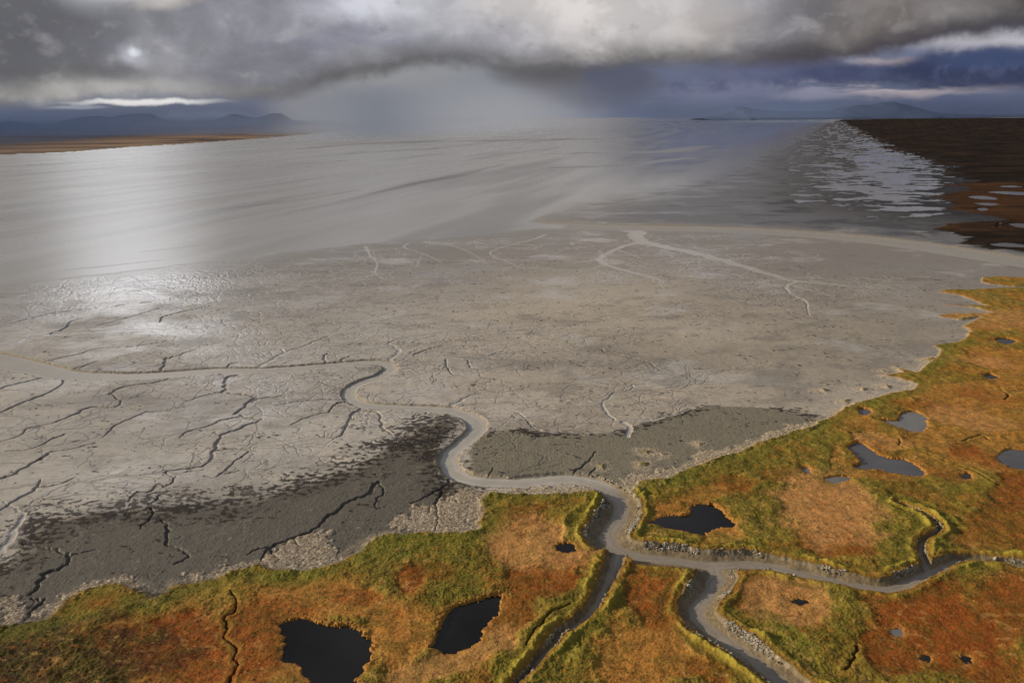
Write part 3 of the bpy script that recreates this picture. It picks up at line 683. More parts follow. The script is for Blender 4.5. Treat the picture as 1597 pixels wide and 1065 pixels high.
C = mixc(C, (.33, .36, .42), wet * (1 - FRm) * .85)  # blue-white sky reflection painted into the wet patches

# creek colours
bm = sm(-E, -1.2, .3)
bankm = (1 - u) * (E < 25) * sm(E, -1, 1)
CB = np.zeros(SH + (3,), np.float32)
CB[:] = (.215, .168, .10)
CB *= (1 + .25 * n2 + .3 * n3 + .2 * fine)[..., None]
inT = sm(tun, -14, 2)
CB = mixc(CB, (.31, .27, .205), np.repeat(1.0, 1) * (1 - inT) * .8)
bs = sm(uu, 1.02, .86) * (E < 50)
C = C * (1 - bs)[..., None] + CB * bs[..., None]
stn = sm(np.abs(n3) + fine * .4, .12, .3) * np.exp(-((uu - .88) / .13) ** 2) * inT * (E < 25) * sm(n1 + n2 * .5 + .25, -.2, .2)
C = mixc(C, (.46, .42, .34), stn * .8)
C = mixc(C, (.06, .05, .035), np.exp(-((uu - .99) / .06) ** 2) * inT * (E < 50) * .45)
tha = sm(-E / np.maximum(BK, 3), -.28, .05)
CR = np.zeros(SH + (3,), np.float32)
CR[:] = (.42, .40, .355)
CR = mixc(CR, (.56, .535, .48), np.exp(-((E + 1.1) / .8) ** 2) * .6)
CR = mixc(CR, (.285, .245, .19), inT * .9)
CR = CR * (1 - .2 * sm(RR, 700, 1000))[..., None] * (1 - .14 * sm(300 - PX, 0, 250))[..., None]
CR = mixc(CR, (.20, .175, .135), inT * sm(np.sin(E * 2.6 + n2 * 5 + n1 * 3), .3, .9) * .45)
CR *= (1 + .10 * n2)[..., None]
C = C * (1 - tha)[..., None] + CR * tha[..., None]
tw = sm(-E / np.maximum(BK, 4), .10, .28)
CR_ = 0
rgh = np.where(tha > .5, (.46 - .24 * tw * inT + n2 * .08), rgh)
rgh = np.where((bs > .5) & (tha < .5), .55, rgh)

# sea: silty sheet with tide streaks
s1 = fbm((X * .27 + Y * .96) / 1500 + n1 * .05, (X * .96 - Y * .27) / 150, 3, 171, .55)
s2 = fbm((X * .27 + Y * .96) / 700, (X * .96 - Y * .27) / 45, 2, 181, .5)
SEAC = np.zeros(SH + (3,), np.float32)
SEAC[:] = (.365, .367, .35)
SEAC = mixc(SEAC, (.20, .197, .19), sm(s1, -.05, .4) * .6)
SEAC = mixc(SEAC, (.30, .28, .24), sm(-s1 - s2 * .2, .05, .4) * .6)
SEAC = mixc(SEAC, (.15, .125, .10), sm(s2, .25, .45) * .2 * sm(RR, 900, 1800))
SEAC = mixc(SEAC, (.075, .08, .09), sm(PX + (300 - PY) * .5, 760, 1160) * sm(345 - PY, 0, 90) * .7)  # right side darkened in colour as if under cloud
SEAC_ = 0
SEAC = mixc(SEAC, (.028, .033, .045), sm(PX + (285 - PY) * .8, 860, 1180) * sm(330 - PY, 0, 90) * .92)  # dark blue of the clouded side, shadow put into the colour
SEAC = mixc(SEAC, (.30, .285, .25), np.exp(-((PX - (1280 - (PY - 200) * 1.25)) / 5) ** 2) * sm(PY, 196, 204) * sm(270 - PY, 0, 40) * .0)
SEAC = mixc(SEAC, (.42, .43, .48), sm(RR, 17000, 26000) * sm(PX, 1080, 1200))  # pale far strip: reflected sky painted into the water's colour
BAR = np.zeros(SH, np.float32)
for L in ([(560, 306, 0), (640, 288, 5), (720, 272, 6), (785, 256, 1)], [(470, 233, 2), (560, 224, 6), (700, 220.5, 5), (800, 219, 7), (900, 217, 8), (975, 216, 2)], [(850, 240, 2), (950, 238, 7), (1040, 236, 7), (1100, 228, 2)],
          [(400, 262, 2), (470, 255, 5), (540, 250, 2)], [(540, 241, 2), (600, 236, 6), (680, 232, 2)], [(220, 392, 2), (300, 384, 6), (390, 368, 3)], [(60, 425, 2), (160, 415, 6), (260, 404, 2)], [(300, 330, 2), (420, 318, 7), (560, 296, 3)], [(860, 262, 2), (960, 258, 7), (1080, 246, 3)]):
    P, W_, _ = px_line(L, 2.4)
    P, W_ = resample(P, W_ * np.clip(np.hypot(*P.T) / 900, 1, 6), 6)

    def f(w, d, h):
        BAR[w] = np.maximum(BAR[w], sm(-d / np.maximum(h, 1), -1.3, -.1))
    stroke(P, W_, 40, f, WX, WY)
SEAC = mixc(SEAC, (.10, .09, .08), BAR * (.22 + .4 * sm(s1 + s2 * .6, -.2, .3)))
sr = .27 + s1 * .07 + s2 * .015 - sm(PX, 800, 1080) * .19 + BAR * .12
Sc = S * (1 - np.exp(-np.clip(sea, 0, None) / np.minimum(RR * .04, 170)) * sm(PX, 820, 960) * (.6 + .4 * sm(lngf, -.2, .2)))
Sc = np.maximum(Sc, np.exp(np.clip(sea, None, 0) / 38) * (.35 + .5 * sm(560 - PX, 0, 260)) * (1 - S) * (1 - T) * (1 - FLm) * (1 - FRm) * (E > 0) * (sea > -300))
C = C * (1 - Sc)[..., None] + SEAC * Sc[..., None]
rgh = np.where(S > .5, sr + (1 - Sc) * .3, rgh * (1 - Sc) + sr * Sc)
rgh = np.clip(rgh, .06, .95)
spc = .34 + .2 * sm(n1 + n2 * .4, .0, .5) + glint * .3 - far_grey * .08
spc = spc * (1 - wetz) + .22 * wetz
spc = spc * (1 - wshade * .9)
spc = spc * (1 - wet) + .8 * wet
spc = np.where(T > .5, .12, spc)
spc = np.where((FRm > .5) & (wet < .5), .02, spc)
spc = np.where(S > .5, .5 * Sc + .1 * (1 - Sc), spc)
spc = np.where(FLm > .5, .04, spc)
spc = np.where(tha > .5, .42 - inT * .30 * (1 - tw), spc)
spc = np.where((weed > .5) | (mz > .5), .12, spc)

# ------------------------------------------------------------------ node helper
class N:
    """tiny arithmetic on node sockets"""
    def __init__(s, g, v): s.g, s.v = g, v
    def _b(s, op, o, rev=False):
        a, b = (o, s) if rev else (s, o)
        return s.g.m(op, a, b)
    def __add__(s, o): return s._b('ADD', o)
    def __radd__(s, o): return s._b('ADD', o, True)
    def __sub__(s, o): return s._b('SUBTRACT', o)
    def __rsub__(s, o): return s._b('SUBTRACT', o, True)
    def __mul__(s, o): return s._b('MULTIPLY', o)
    def __rmul__(s, o): return s._b('MULTIPLY', o, True)
    def __truediv__(s, o): return s._b('DIVIDE', o)
    def __neg__(s): return s._b('MULTIPLY', -1.0)


class Graph:
    def __init__(s, nt):
        s.nt = nt
        nt.nodes.clear()
    def node(s, t, **kw):
        n = s.nt.nodes.new(t)
        for k, v in kw.items():
            setattr(n, k, v)
        return n
    def put(s, sock, v):
        if isinstance(v, N):
            s.nt.links.new(v.v, sock)
        elif hasattr(v, 'is_output'):
            s.nt.links.new(v, sock)
        else:
            try:
                sock.default_value = v
            except Exception:
                sock.default_value = tuple(v) + (1.0,)
    def m(s, op, a, b=0.0, c=None):
        n = s.node('ShaderNodeMath', operation=op)
        s.put(n.inputs[0], a); s.put(n.inputs[1], b)
        if c is not None: s.put(n.inputs[2], c)
        return N(s, n.outputs[0])
    def smooth(s, x, a, b):
        n = s.node('ShaderNodeMapRange', interpolation_type='SMOOTHSTEP')
        s.put(n.inputs[0], x); s.put(n.inputs[1], a); s.put(n.inputs[2], b)
        n.inputs[3].default_value, n.inputs[4].default_value = 0, 1
        return N(s, n.outputs[0])
    def vec(s, x, y, z=0.0):
        n = s.node('ShaderNodeCombineXYZ')
        for i, v in enumerate((x, y, z)): s.put(n.inputs[i], v)
        return N(s, n.outputs[0])
    def noise(s, v, scale, detail=4, rough=.55, dist=0.0):
        n = s.node('ShaderNodeTexNoise')
        s.put(n.inputs['Vector'], v)
        n.inputs['Scale'].default_value = scale; n.inputs['Detail'].default_value = detail
        n.inputs['Roughness'].default_value = rough; n.inputs['Distortion'].default_value = dist
        return N(s, n.outputs[0])
    def mix(s, f, a, b, mode='MIX'):
        n = s.node('ShaderNodeMix', data_type='RGBA', blend_type=mode)
        s.put(n.inputs[0], f); s.put(n.inputs[6], a); s.put(n.inputs[7], b)
        return N(s, n.outputs[2])
    def curve(s, x, pts, x0, x1, y0, y1):
        n = s.node('ShaderNodeFloatCurve')
        c = n.mapping.curves[0]
        q = [((px - x0) / (x1 - x0), (py - y0) / (y1 - y0)) for px, py in pts]
        while len(c.points) < len(q): c.points.new(0.5, 0.5)
        for p, l in zip(c.points, q):
            p.location = l
            p.handle_type = 'AUTO'
        n.mapping.update()
        s.put(n.inputs[1], (x - x0) * (1 / (x1 - x0)))
        return N(s, n.outputs[0]) * (y1 - y0) + y0


def lin(r, g, b):
    f = lambda c: (c / 255 / 12.92) if c / 255 <= .04045 else ((c / 255 + .055) / 1.055) ** 2.4
    return (f(r), f(g), f(b), 1.0)


def ground_material(name, detail_scale, bump, spec, var, fine_bump=True):
    m = bpy.data.materials.new(name)
    m.use_nodes = True
    g = Graph(m.node_tree)
    geo = g.node('ShaderNodeNewGeometry')
    pos = N(g, geo.outputs['Position'])
    col = g.node('ShaderNodeAttribute', attribute_name='base')
    rg = g.node('ShaderNodeAttribute', attribute_name='rough')
    fd = g.node('ShaderNodeAttribute', attribute_name='detail')
    fad = N(g, fd.outputs['Fac'])
    a = g.noise(pos, detail_scale, 5, .65)
    b = g.noise(pos, detail_scale * .17, 4, .6)
    k = 1.0 + (a - .5) * (var * 1.6) * fad + (b - .5) * var * 1.2
    kk = g.vec(k, k, k)
    c = g.mix(1.0, N(g, col.outputs['Color']), kk, 'MULTIPLY')
    p = g.node('ShaderNodeBsdfPrincipled')
    g.put(p.inputs['Base Color'], c)
    g.put(p.inputs['Roughness'], N(g, rg.outputs['Fac']) + (b - .5) * .1)
    g.put(p.inputs['Specular IOR Level'], N(g, g.node('ShaderNodeAttribute', attribute_name='shine').outputs['Fac']))
    if bump > 0:
        bn = g.node('ShaderNodeBump')
        bn.inputs['Distance'].default_value = bump
        g.put(bn.inputs['Strength'], fad)
        g.put(bn.inputs['Height'], a + b * 2.0)
        g.put(p.inputs['Normal'], N(g, bn.outputs[0]))
    o = g.node('ShaderNodeOutputMaterial')
    g.put(o.inputs[0], N(g, p.outputs[0]))
    return m


M_MUD = ground_material('wet_mud', .55, .22, .5, .24)
M_TURF = ground_material('tundra_turf', 1.1, .35, .15, .45)
M_CREEK = ground_material('creek_silt', .25, .10, .5, .2)
M_SEA = ground_material('silty_water', .02, .0, .5, .05)
M_FAR = ground_material('far_plain', .01, .0, .1, .5)

# ------------------------------------------------------------------ split the sheet into the parts of the setting
zone = np.zeros(SH, np.int8)
zone[T > .5] = 1
zone[(tha > .5)] = 2
zone[S > .5] = 3
zone[(FRm > .5) & (wet < .5)] = 4
zone[(FLm > .5)] = 5
fz = zone[:-1, :-1]
detail = np.clip(1.15 - RR / 1500, 0, 1).astype(np.float32)
VI = np.arange(NR * NA, dtype=np.int32).reshape(SH)
QF = np.stack([VI[:-1, :-1], VI[:-1, 1:], VI[1:, 1:], VI[1:, :-1]], -1)
V = np.stack([X, Y, Z], -1).reshape(-1, 3)
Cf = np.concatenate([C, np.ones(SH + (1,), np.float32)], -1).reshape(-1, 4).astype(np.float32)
Rf, Df, Sf = rgh.reshape(-1).astype(np.float32), detail.reshape(-1), spc.reshape(-1).astype(np.float32)


def mesh_from(name, verts, faces, mat, attrs=None, smooth=True):
    me = bpy.data.meshes.new(name)
    nv, nf, k = len(verts), len(faces), faces.shape[1]
    me.vertices.add(nv)
    me.vertices.foreach_set('co', np.ascontiguousarray(verts, np.float32).ravel())
    me.loops.add(nf * k)
    me.loops.foreach_set('vertex_index', np.ascontiguousarray(faces, np.int32).ravel())
    me.polygons.add(nf)
    me.polygons.foreach_set('loop_start', np.arange(0, nf * k, k, dtype=np.int32))
    me.polygons.foreach_set('use_smooth', np.full(nf, smooth))
    me.update(calc_edges=True)
    for an, (ty, arr) in (attrs or {}).items():
        at = me.attributes.new(an, ty, 'POINT')
        at.data.foreach_set('color' if ty == 'FLOAT_COLOR' else 'value', np.ascontiguousarray(arr, np.float32).ravel())
    me.materials.append(mat)
    o = bpy.data.objects.new(name, me)
    COL.objects.link(o)
    return o


def tag(o, label=None, cat=None, group=None, kind=None):
    for k, v in (('label', label), ('category', cat), ('group', group), ('kind', kind)):
        if v: o[k] = v
    return o


for zi, (nm, mat, lab, cat) in enumerate([
        ('mudflat', M_MUD, 'wide grey mudflat scored by dark branching cracks', 'mudflat'),
        ('tundra', M_TURF, 'orange and green tundra turf along the near shore', 'tundra'),
        ('tidal_creek', M_CREEK, 'pale silty creek winding from the turf across the mudflat', 'creek'),
        ('sea', M_SEA, 'grey silty water of the bay reflecting the bright cloud', 'water'),
        ('far_marsh', M_FAR, 'almost black flat land along the far right shore', 'land'),
        ('far_plain', M_FAR, 'low brown plain across the bay at far left', 'land')]):
    q = QF[fz == zi].reshape(-1, 4)
    if not len(q): continue
    ids, inv = np.unique(q, return_inverse=True)
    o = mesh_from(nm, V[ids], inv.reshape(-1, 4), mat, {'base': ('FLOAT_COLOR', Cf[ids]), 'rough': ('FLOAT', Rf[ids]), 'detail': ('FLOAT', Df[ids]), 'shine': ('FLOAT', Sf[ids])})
    tag(o, lab, cat, kind='structure')

# ------------------------------------------------------------------ ponds
def water_material(name, col, rough):
    m = bpy.data.materials.new(name)
    m.use_nodes = True
    g = Graph(m.node_tree)
    pos = N(g, g.node('ShaderNodeNewGeometry').outputs['Position'])
    p = g.node('ShaderNodeBsdfPrincipled')
    n = g.noise(pos, .15, 3, .5)
    g.put(p.inputs['Base Color'], g.mix(n, tuple(c * .7 for c in col), tuple(c * 1.3 for c in col)))
    g.put(p.inputs['Roughness'], rough + (n - .5) * .05)
    p.inputs['IOR'].default_value = 1.33
    b = g.node('ShaderNodeBump')
    b.inputs['Distance'].default_value = .02
    b.inputs['Strength'].default_value = .4
    g.put(b.inputs['Height'], g.noise(pos, 1.6, 3, .6))
    g.put(p.inputs['Normal'], N(g, b.outputs[0]))
    g.put(g.node('ShaderNodeOutputMaterial').inputs[0], N(g, p.outputs[0]))
    return m


M_POND = water_material('peat_water', (.008, .008, .008), .08)
M_PONDG = water_material('grey_pond_water', (.085, .085, .092), .12)
M_PONDS = water_material('silty_pond_water', (.17, .168, .16), .15)
M_PONDF = water_material('shallow_water', (.10, .10, .105), .12)
for poly, lab in PONDS:
    P = ground(np.array(poly, float))
    P, _ = resample(np.vstack([P, P[:1]]), np.ones(len(P) + 1), 4)
    P = P[:-1]
    c = P.mean(0)
    rfar = float(np.hypot(*c))
    d = P - c
    grow = 2.2 if rfar < 700 else 14.0
    P2 = c + d * (1 + grow / np.maximum(np.linalg.norm(d, axis=1), 1))[:, None]
    n = len(P2)
    rings = [c + (P2 - c) * s for s in (1.0, .66, .33)]
    lev = .15 if rfar < 700 else .12
    v = np.vstack([np.column_stack([r_, np.full(n, lev)]) for r_ in rings] + [[[c[0], c[1], lev]]])
    f = []
    for k in range(2):
        for i in range(n):
            j = (i + 1) % n
            f += [[k * n + i, k * n + j, (k + 1) * n + j], [k * n + i, (k + 1) * n + j, (k + 1) * n + i]]
    for i in range(n):
        f.append([2 * n + i, 2 * n + (i + 1) % n, 3 * n])
    f = np.array(f)
    v0, v1, v2 = v[f[:, 0]], v[f[:, 1]], v[f[:, 2]]
    if np.cross(v1 - v0, v2 - v0)[:, 2].mean() < 0: f = f[:, ::-1]
    o = mesh_from('pond', v, f, M_PONDF if rfar > 700 else M_PONDS if 'pale' in lab else M_PONDG if 'grey' in lab else M_POND)
    tag(o, lab, 'pond', 'ponds in the tundra turf')


# ------------------------------------------------------------------ loose cover: turf tufts, dead sedge, slumped blocks
def pick(weight, n, rmin=185, rmax=640, azmax=.70):
    """random ground spots, by weight and true area"""
    i0, i1 = np.searchsorted(rr, rmin), np.searchsorted(rr, rmax)
    area = (rr[i0:i1] * np.gradient(rr)[i0:i1])[:, None] * np.gradient(az)[None, :]
    w = np.clip(weight[i0:i1], 0, None) * area * (np.abs(az) < azmax)[None, :]
    cdf = np.cumsum(w.ravel().astype(np.float64))
    k = np.searchsorted(cdf, RNG.random(n) * cdf[-1])
    k = np.minimum(k, w.size - 1)
    i, j = k // NA + i0, k % NA
    a = az[j] + (RNG.random(n) - .5) * .0008
    r_ = rr[i] + (RNG.random(n) - .5) * np.gradient(rr)[i]
    return np.column_stack([r_ * np.sin(a), r_ * np.cos(a), Z[i, j]]), i, j


def leaf_material(name, var):
    m = bpy.data.materials.new(name)
    m.use_nodes = True
    g = Graph(m.node_tree)
    col = N(g, g.node('ShaderNodeAttribute', attribute_name='base').outputs['Color'])
    pos = N(g, g.node('ShaderNodeNewGeometry').outputs['Position'])
    k = 1.0 + (g.noise(pos, 1.3, 3, .6) - .5) * var
    p = g.node('ShaderNodeBsdfPrincipled')
    g.put(p.inputs['Base Color'], g.mix(1.0, col, g.vec(k, k, k), 'MULTIPLY'))
    p.inputs['Roughness'].default_value = .8
    p.inputs['Specular IOR Level'].default_value = .15
    g.put(g.node('ShaderNodeOutputMaterial').inputs[0], N(g, p.outputs[0]))
    return m


def tufts(name, spots, cols, hmin, hmax, blades, width, mat):
    n = len(spots)
    base = np.repeat(spots, blades, 0) + np.column_stack([RNG.normal(0, .16, n * blades), RNG.normal(0, .16, n * blades), np.full(n * blades, -.06)])
    h = np.repeat(RNG.uniform(hmin, hmax, n), blades) * RNG.uniform(.6, 1.1, n * blades)
    th = RNG.random(n * blades) * 2 * np.pi
    lean = RNG.random((n * blades, 2)) * .7 - .35 + np.array([.18, -.06])
    w = width * RNG.uniform(.6, 1.3, n * blades)
    off = np.column_stack([np.cos(th) * w, np.sin(th) * w, np.zeros(n * blades)])
    v = np.stack([base - off, base + off, base + np.column_stack([lean[:, 0] * h, lean[:, 1] * h, h])], 1)
    c = np.repeat(np.repeat(cols, blades, 0)[:, None, :], 3, 1) * RNG.uniform(.85, 1.15, (n * blades, 1, 1))
    c[:, :2] *= .85
    c[:, 2] *= 1.1
    f = np.arange(n * blades * 3).reshape(-1, 3)
    ca = np.concatenate([np.clip(c, .003, .8), np.ones(c.shape[:2] + (1,))], 2).reshape(-1, 4)
    return mesh_from(name, v.reshape(-1, 3), f, mat, {'base': ('FLOAT_COLOR', ca)}, smooth=False)


M_LEAF = leaf_material('dry_grass', .5)
inturf = (T > .6) & (POND < -.6) & (E > BK) & (SL < .3)
sp_, i_, j_ = pick(inturf * (.45 + .8 * lev + .5 * masks['green'] + .4 * np.clip(patchy + .3, 0, 1) - .25 * masks['tan']), 80000)
o = tufts('tundra_grass', sp_, C[i_, j_] * np.array([[1., 1.02, 1.]]), .12, .38, 4, .09, M_LEAF)
tag(o, 'short orange and green grass tufts covering the near tundra', 'grass', kind='stuff')
dm = debm * (1 - .7 * T) * (E > BK)
sp_, i_, j_ = pick(dm, 26000)
sc_ = np.where(RNG.random((len(sp_), 1)) < .15, .35, 1.0) * np.array([[.62, .515, .38]]) * RNG.uniform(.7, 1.15, (len(sp_), 1))
o = tufts('dead_sedge', sp_, sc_, .12, .42, 5, .085, M_LEAF)
tag(o, 'pale clumps of dead sedge lying along the edge of the turf', 'sedge', kind='stuff')

# angular clods fallen from the turf lip
_t = (1 + 5 ** .5) / 2
ICO = np.array([(-1, _t, 0), (1, _t, 0), (-1, -_t, 0), (1, -_t, 0), (0, -1, _t), (0, 1, _t), (0, -1, -_t), (0, 1, -_t), (_t, 0, -1), (_t, 0, 1), (-_t, 0, -1), (-_t, 0, 1)]) / 1.9
ICF = np.array([(0, 11, 5), (0, 5, 1), (0, 1, 7), (0, 7, 10), (0, 10, 11), (1, 5, 9), (5, 11, 4), (11, 10, 2), (10, 7, 6), (7, 1, 8), (3, 9, 4), (3, 4, 2), (3, 2, 6), (3, 6, 8), (3, 8, 9), (4, 9, 5), (2, 4, 11), (6, 2, 10), (8, 6, 7), (9, 8, 1)])
cw = np.exp(-((uu - .80) / .17) ** 2) * inT * (E < 50) * (E > .5) * sm(n1 * .8 + n2 * 1.2 + n3 * .4 + .12, -.1, .35)
sp_, i_, j_ = pick(cw, 7500)
n = len(sp_)
sz = RNG.gamma(2.2, .075, n) + .10
v = ICO[None] * RNG.uniform(.65, 1.35, (n, 12, 1)) * np.column_stack([sz, sz * RNG.uniform(.6, 1.1, n), sz * RNG.uniform(.45, .9, n)])[:, None, :]
an = RNG.random(n) * 6.283
ca_, sa_ = np.cos(an)[:, None], np.sin(an)[:, None]
v = np.stack([v[..., 0] * ca_ - v[..., 1] * sa_, v[..., 0] * sa_ + v[..., 1] * ca_, v[..., 2]], -1) + sp_[:, None, :] + np.array([0, 0, .05])
pale = (RNG.random(n) < .72)[:, None]
cc = np.where(pale, np.array([[.40, .36, .285]]), np.array([[.12, .09, .055]])) * RNG.uniform(.5, 1.15, (n, 1))
ca = np.concatenate([np.repeat(cc[:, None], 12, 1), np.ones((n, 12, 1))], 2).reshape(-1, 4)
f = (ICF[None] + (np.arange(n) * 12)[:, None, None]).reshape(-1, 3)
o = mesh_from('bank_rubble', v.reshape(-1, 3), f, M_LEAF, {'base': ('FLOAT_COLOR', ca)}, smooth=False)
tag(o, 'pale clods and blocks slumped along the creek banks', 'rubble', kind='stuff')

# ------------------------------------------------------------------ far hills
def hill_material(name, col):
    m = bpy.data.materials.new(name)
    m.use_nodes = True
    g = Graph(m.node_tree)
    pos = N(g, g.node('ShaderNodeNewGeometry').outputs['Position'])
    p = g.node('ShaderNodeBsdfPrincipled')
    g.put(p.inputs['Base Color'], g.mix(g.noise(pos, .0011, 5, .6), tuple(c * .75 for c in col), tuple(c * 1.25 for c in col)))
    p.inputs['Roughness'].default_value = 1.0
    p.inputs['Specular IOR Level'].default_value = 0.0
    g.put(g.node('ShaderNodeOutputMaterial').inputs[0], N(g, p.outputs[0]))
    return m


def hills(name, sil, dist, depth, mat, lab):
    A = np.array(sil, float)
    t = np.linspace(0, len(A) - 1, len(A) * 14)
    k = np.arange(len(A))
    px, py = np.interp(t, k, A[:, 0]), np.interp(t, k, A[:, 1])
    uu_, vv_ = sky_uv(np.column_stack([px, py]))
    x, z = uu_ * dist, vv_ * dist + H
    z = z + gnoise(t * .9, t * 0 + .5, 3) * 12 + gnoise(t * 2.7, t * 0 + .5, 4) * 7
    z = np.maximum(z, 2)
    rows = []
    for s_ in np.linspace(-1, 1, 17):
        prof = (1 - abs(s_)) ** .8
        yy_ = dist + s_ * depth + gnoise(t * .5, t * 0 + s_ * 2, 6) * depth * .1
        zz_ = z * prof * (1 + .35 * (1 - prof) * gnoise(t * 1.1 + s_, t * 0 + s_ * 3, 8)) - 30 * (abs(s_) > .99)
        rows.append(np.column_stack([x * (1 + s_ * .06), yy_, zz_]))
    nt_ = len(t)
    v = np.vstack(rows)
    f = []
    for a in range(16):
        i = np.arange(nt_ - 1)
        f.append(np.column_stack([a * nt_ + i, a * nt_ + i + 1, (a + 1) * nt_ + i + 1, (a + 1) * nt_ + i]))
    o = mesh_from(name, v, np.vstack(f), mat)
    tag(o, lab, 'hills', kind='structure')


M_HILL = hill_material('blue_hills', (.035, .05, .11))  # blue of the distance haze painted into the base colour
M_HILL2 = hill_material('hazy_blue_hills', (.075, .10, .17))  # paler, with more haze put into the colour
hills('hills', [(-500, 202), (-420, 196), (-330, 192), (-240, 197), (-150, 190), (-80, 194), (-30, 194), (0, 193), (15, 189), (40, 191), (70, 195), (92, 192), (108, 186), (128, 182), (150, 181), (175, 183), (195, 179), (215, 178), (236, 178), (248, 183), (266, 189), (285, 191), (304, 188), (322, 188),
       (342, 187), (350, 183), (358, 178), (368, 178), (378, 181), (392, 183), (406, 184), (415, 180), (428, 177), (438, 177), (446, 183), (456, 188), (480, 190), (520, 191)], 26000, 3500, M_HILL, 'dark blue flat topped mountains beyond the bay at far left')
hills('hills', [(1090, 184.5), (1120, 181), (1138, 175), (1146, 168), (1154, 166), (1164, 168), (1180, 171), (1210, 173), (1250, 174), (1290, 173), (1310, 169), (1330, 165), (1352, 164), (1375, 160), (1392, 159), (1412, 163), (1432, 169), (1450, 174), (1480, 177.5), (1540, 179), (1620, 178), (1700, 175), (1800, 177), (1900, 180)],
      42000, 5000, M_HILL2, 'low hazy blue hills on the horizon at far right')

# ------------------------------------------------------------------ rain falling from the cloud onto the far water
mr = bpy.data.materials.new('rain_veil')
mr.use_nodes = True
g = Graph(mr.node_tree)
tcr = g.node('ShaderNodeTexCoord')
spr = g.node('ShaderNodeSeparateXYZ')
g.put(spr.inputs[0], N(g, tcr.outputs['UV']))
ru, rv = N(g, spr.outputs[0]), N(g, spr.outputs[1])
geo = g.node('ShaderNodeNewGeometry')
pos = N(g, geo.outputs['Position'])
sx_ = g.node('ShaderNodeSeparateXYZ')
g.put(sx_.inputs[0], pos)
rx, ry, rz = (N(g, sx_.outputs[i]) for i in range(3))
nz = g.noise(g.vec(rx * .0007 + rz * .0004, ry * .001, rz * .00012), 1.0, 3, .5)
ed_ = g.smooth(ru, 0, .28) * g.smooth(ru, 1.0, .40)
al = ed_ * g.smooth(rv, 1.0, .35) * (.62 + nz * .36) * .30
df = g.node('ShaderNodeBsdfDiffuse')
df.inputs[0].default_value = (.78, .85, .98, 1)
tl = g.node('ShaderNodeBsdfTranslucent')
tl.inputs[0].default_value = (.78, .85, .98, 1)
mx = g.node('ShaderNodeMixShader')
mx.inputs[0].default_value = .5
g.put(mx.inputs[1], N(g, df.outputs[0])); g.put(mx.inputs[2], N(g, tl.outputs[0]))
tr = g.node('ShaderNodeBsdfTransparent')
m2 = g.node('ShaderNodeMixShader')
g.put(m2.inputs[0], al)
g.put(m2.inputs[1], N(g, tr.outputs[0])); g.put(m2.inputs[2], N(g, mx.outputs[0]))
g.put(g.node('ShaderNodeOutputMaterial').inputs[0], N(g, m2.outputs[0]))
vs, fs, uvs = [], [], []
for k in range(14):
    D = 6800 + k * 650 + random.uniform(-150, 150)
    x0, x1 = -.30 * D + random.gauss(0, 160), .135 * D + random.gauss(0, 200)
    top = H + .050 * D
    nseg = 24
    b0 = len(vs)
    for i in range(nseg + 1):
        t = i / nseg
        bow = math.sin(t * math.pi) * 260
        for h_ in (0, 1):
            vs.append((x0 + (x1 - x0) * t + h_ * 120, D - bow, -1 if h_ == 0 else top))
            uvs.append((t, h_))
    for i in range(nseg):
        a = b0 + 2 * i
        fs.append((a, a + 2, a + 3, a + 1))
me = bpy.data.meshes.new('rain_shaft')
me.from_pydata(vs, [], fs)
uv = me.uv_layers.new(name='UVMap')
for lp in me.loops:
    uv.data[lp.index].uv = uvs[lp.vertex_index]
me.materials.append(mr)
o = bpy.data.objects.new('rain_shaft', me)
COL.objects.link(o)
tag(o, 'pale grey curtain of rain falling from the cloud onto the far water', 'rain', kind='stuff')


mh = bpy.data.materials.new('blue_haze')
mh.use_nodes = True
g = Graph(mh.node_tree)
spr = g.node('ShaderNodeSeparateXYZ')
g.put(spr.inputs[0], N(g, g.node('ShaderNodeTexCoord').outputs['UV']))
ru, rv = N(g, spr.outputs[0]), N(g, spr.outputs[1])
pos = N(g, g.node('ShaderNodeNewGeometry').outputs['Position'])
al = g.smooth(rv, 1.0, .2) * g.smooth(rv, -.02, .14) * (.24 + .26 * g.noise(pos, .0004, 4, .55)) * g.smooth(ru, 0, .06) * g.smooth(ru, 1, .94)
df = g.node('ShaderNodeBsdfDiffuse')
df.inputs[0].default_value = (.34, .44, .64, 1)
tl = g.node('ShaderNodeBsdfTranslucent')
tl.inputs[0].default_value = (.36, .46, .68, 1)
mx = g.node('ShaderNodeMixShader')
g.put(mx.inputs[1], N(g, df.outputs[0])); g.put(mx.inputs[2], N(g, tl.outputs[0]))
m2 = g.node('ShaderNodeMixShader')
g.put(m2.inputs[0], al)
g.put(m2.inputs[1], N(g, g.node('ShaderNodeBsdfTransparent').outputs[0])); g.put(m2.inputs[2], N(g, mx.outputs[0]))
g.put(g.node('ShaderNodeOutputMaterial').inputs[0], N(g, m2.outputs[0]))
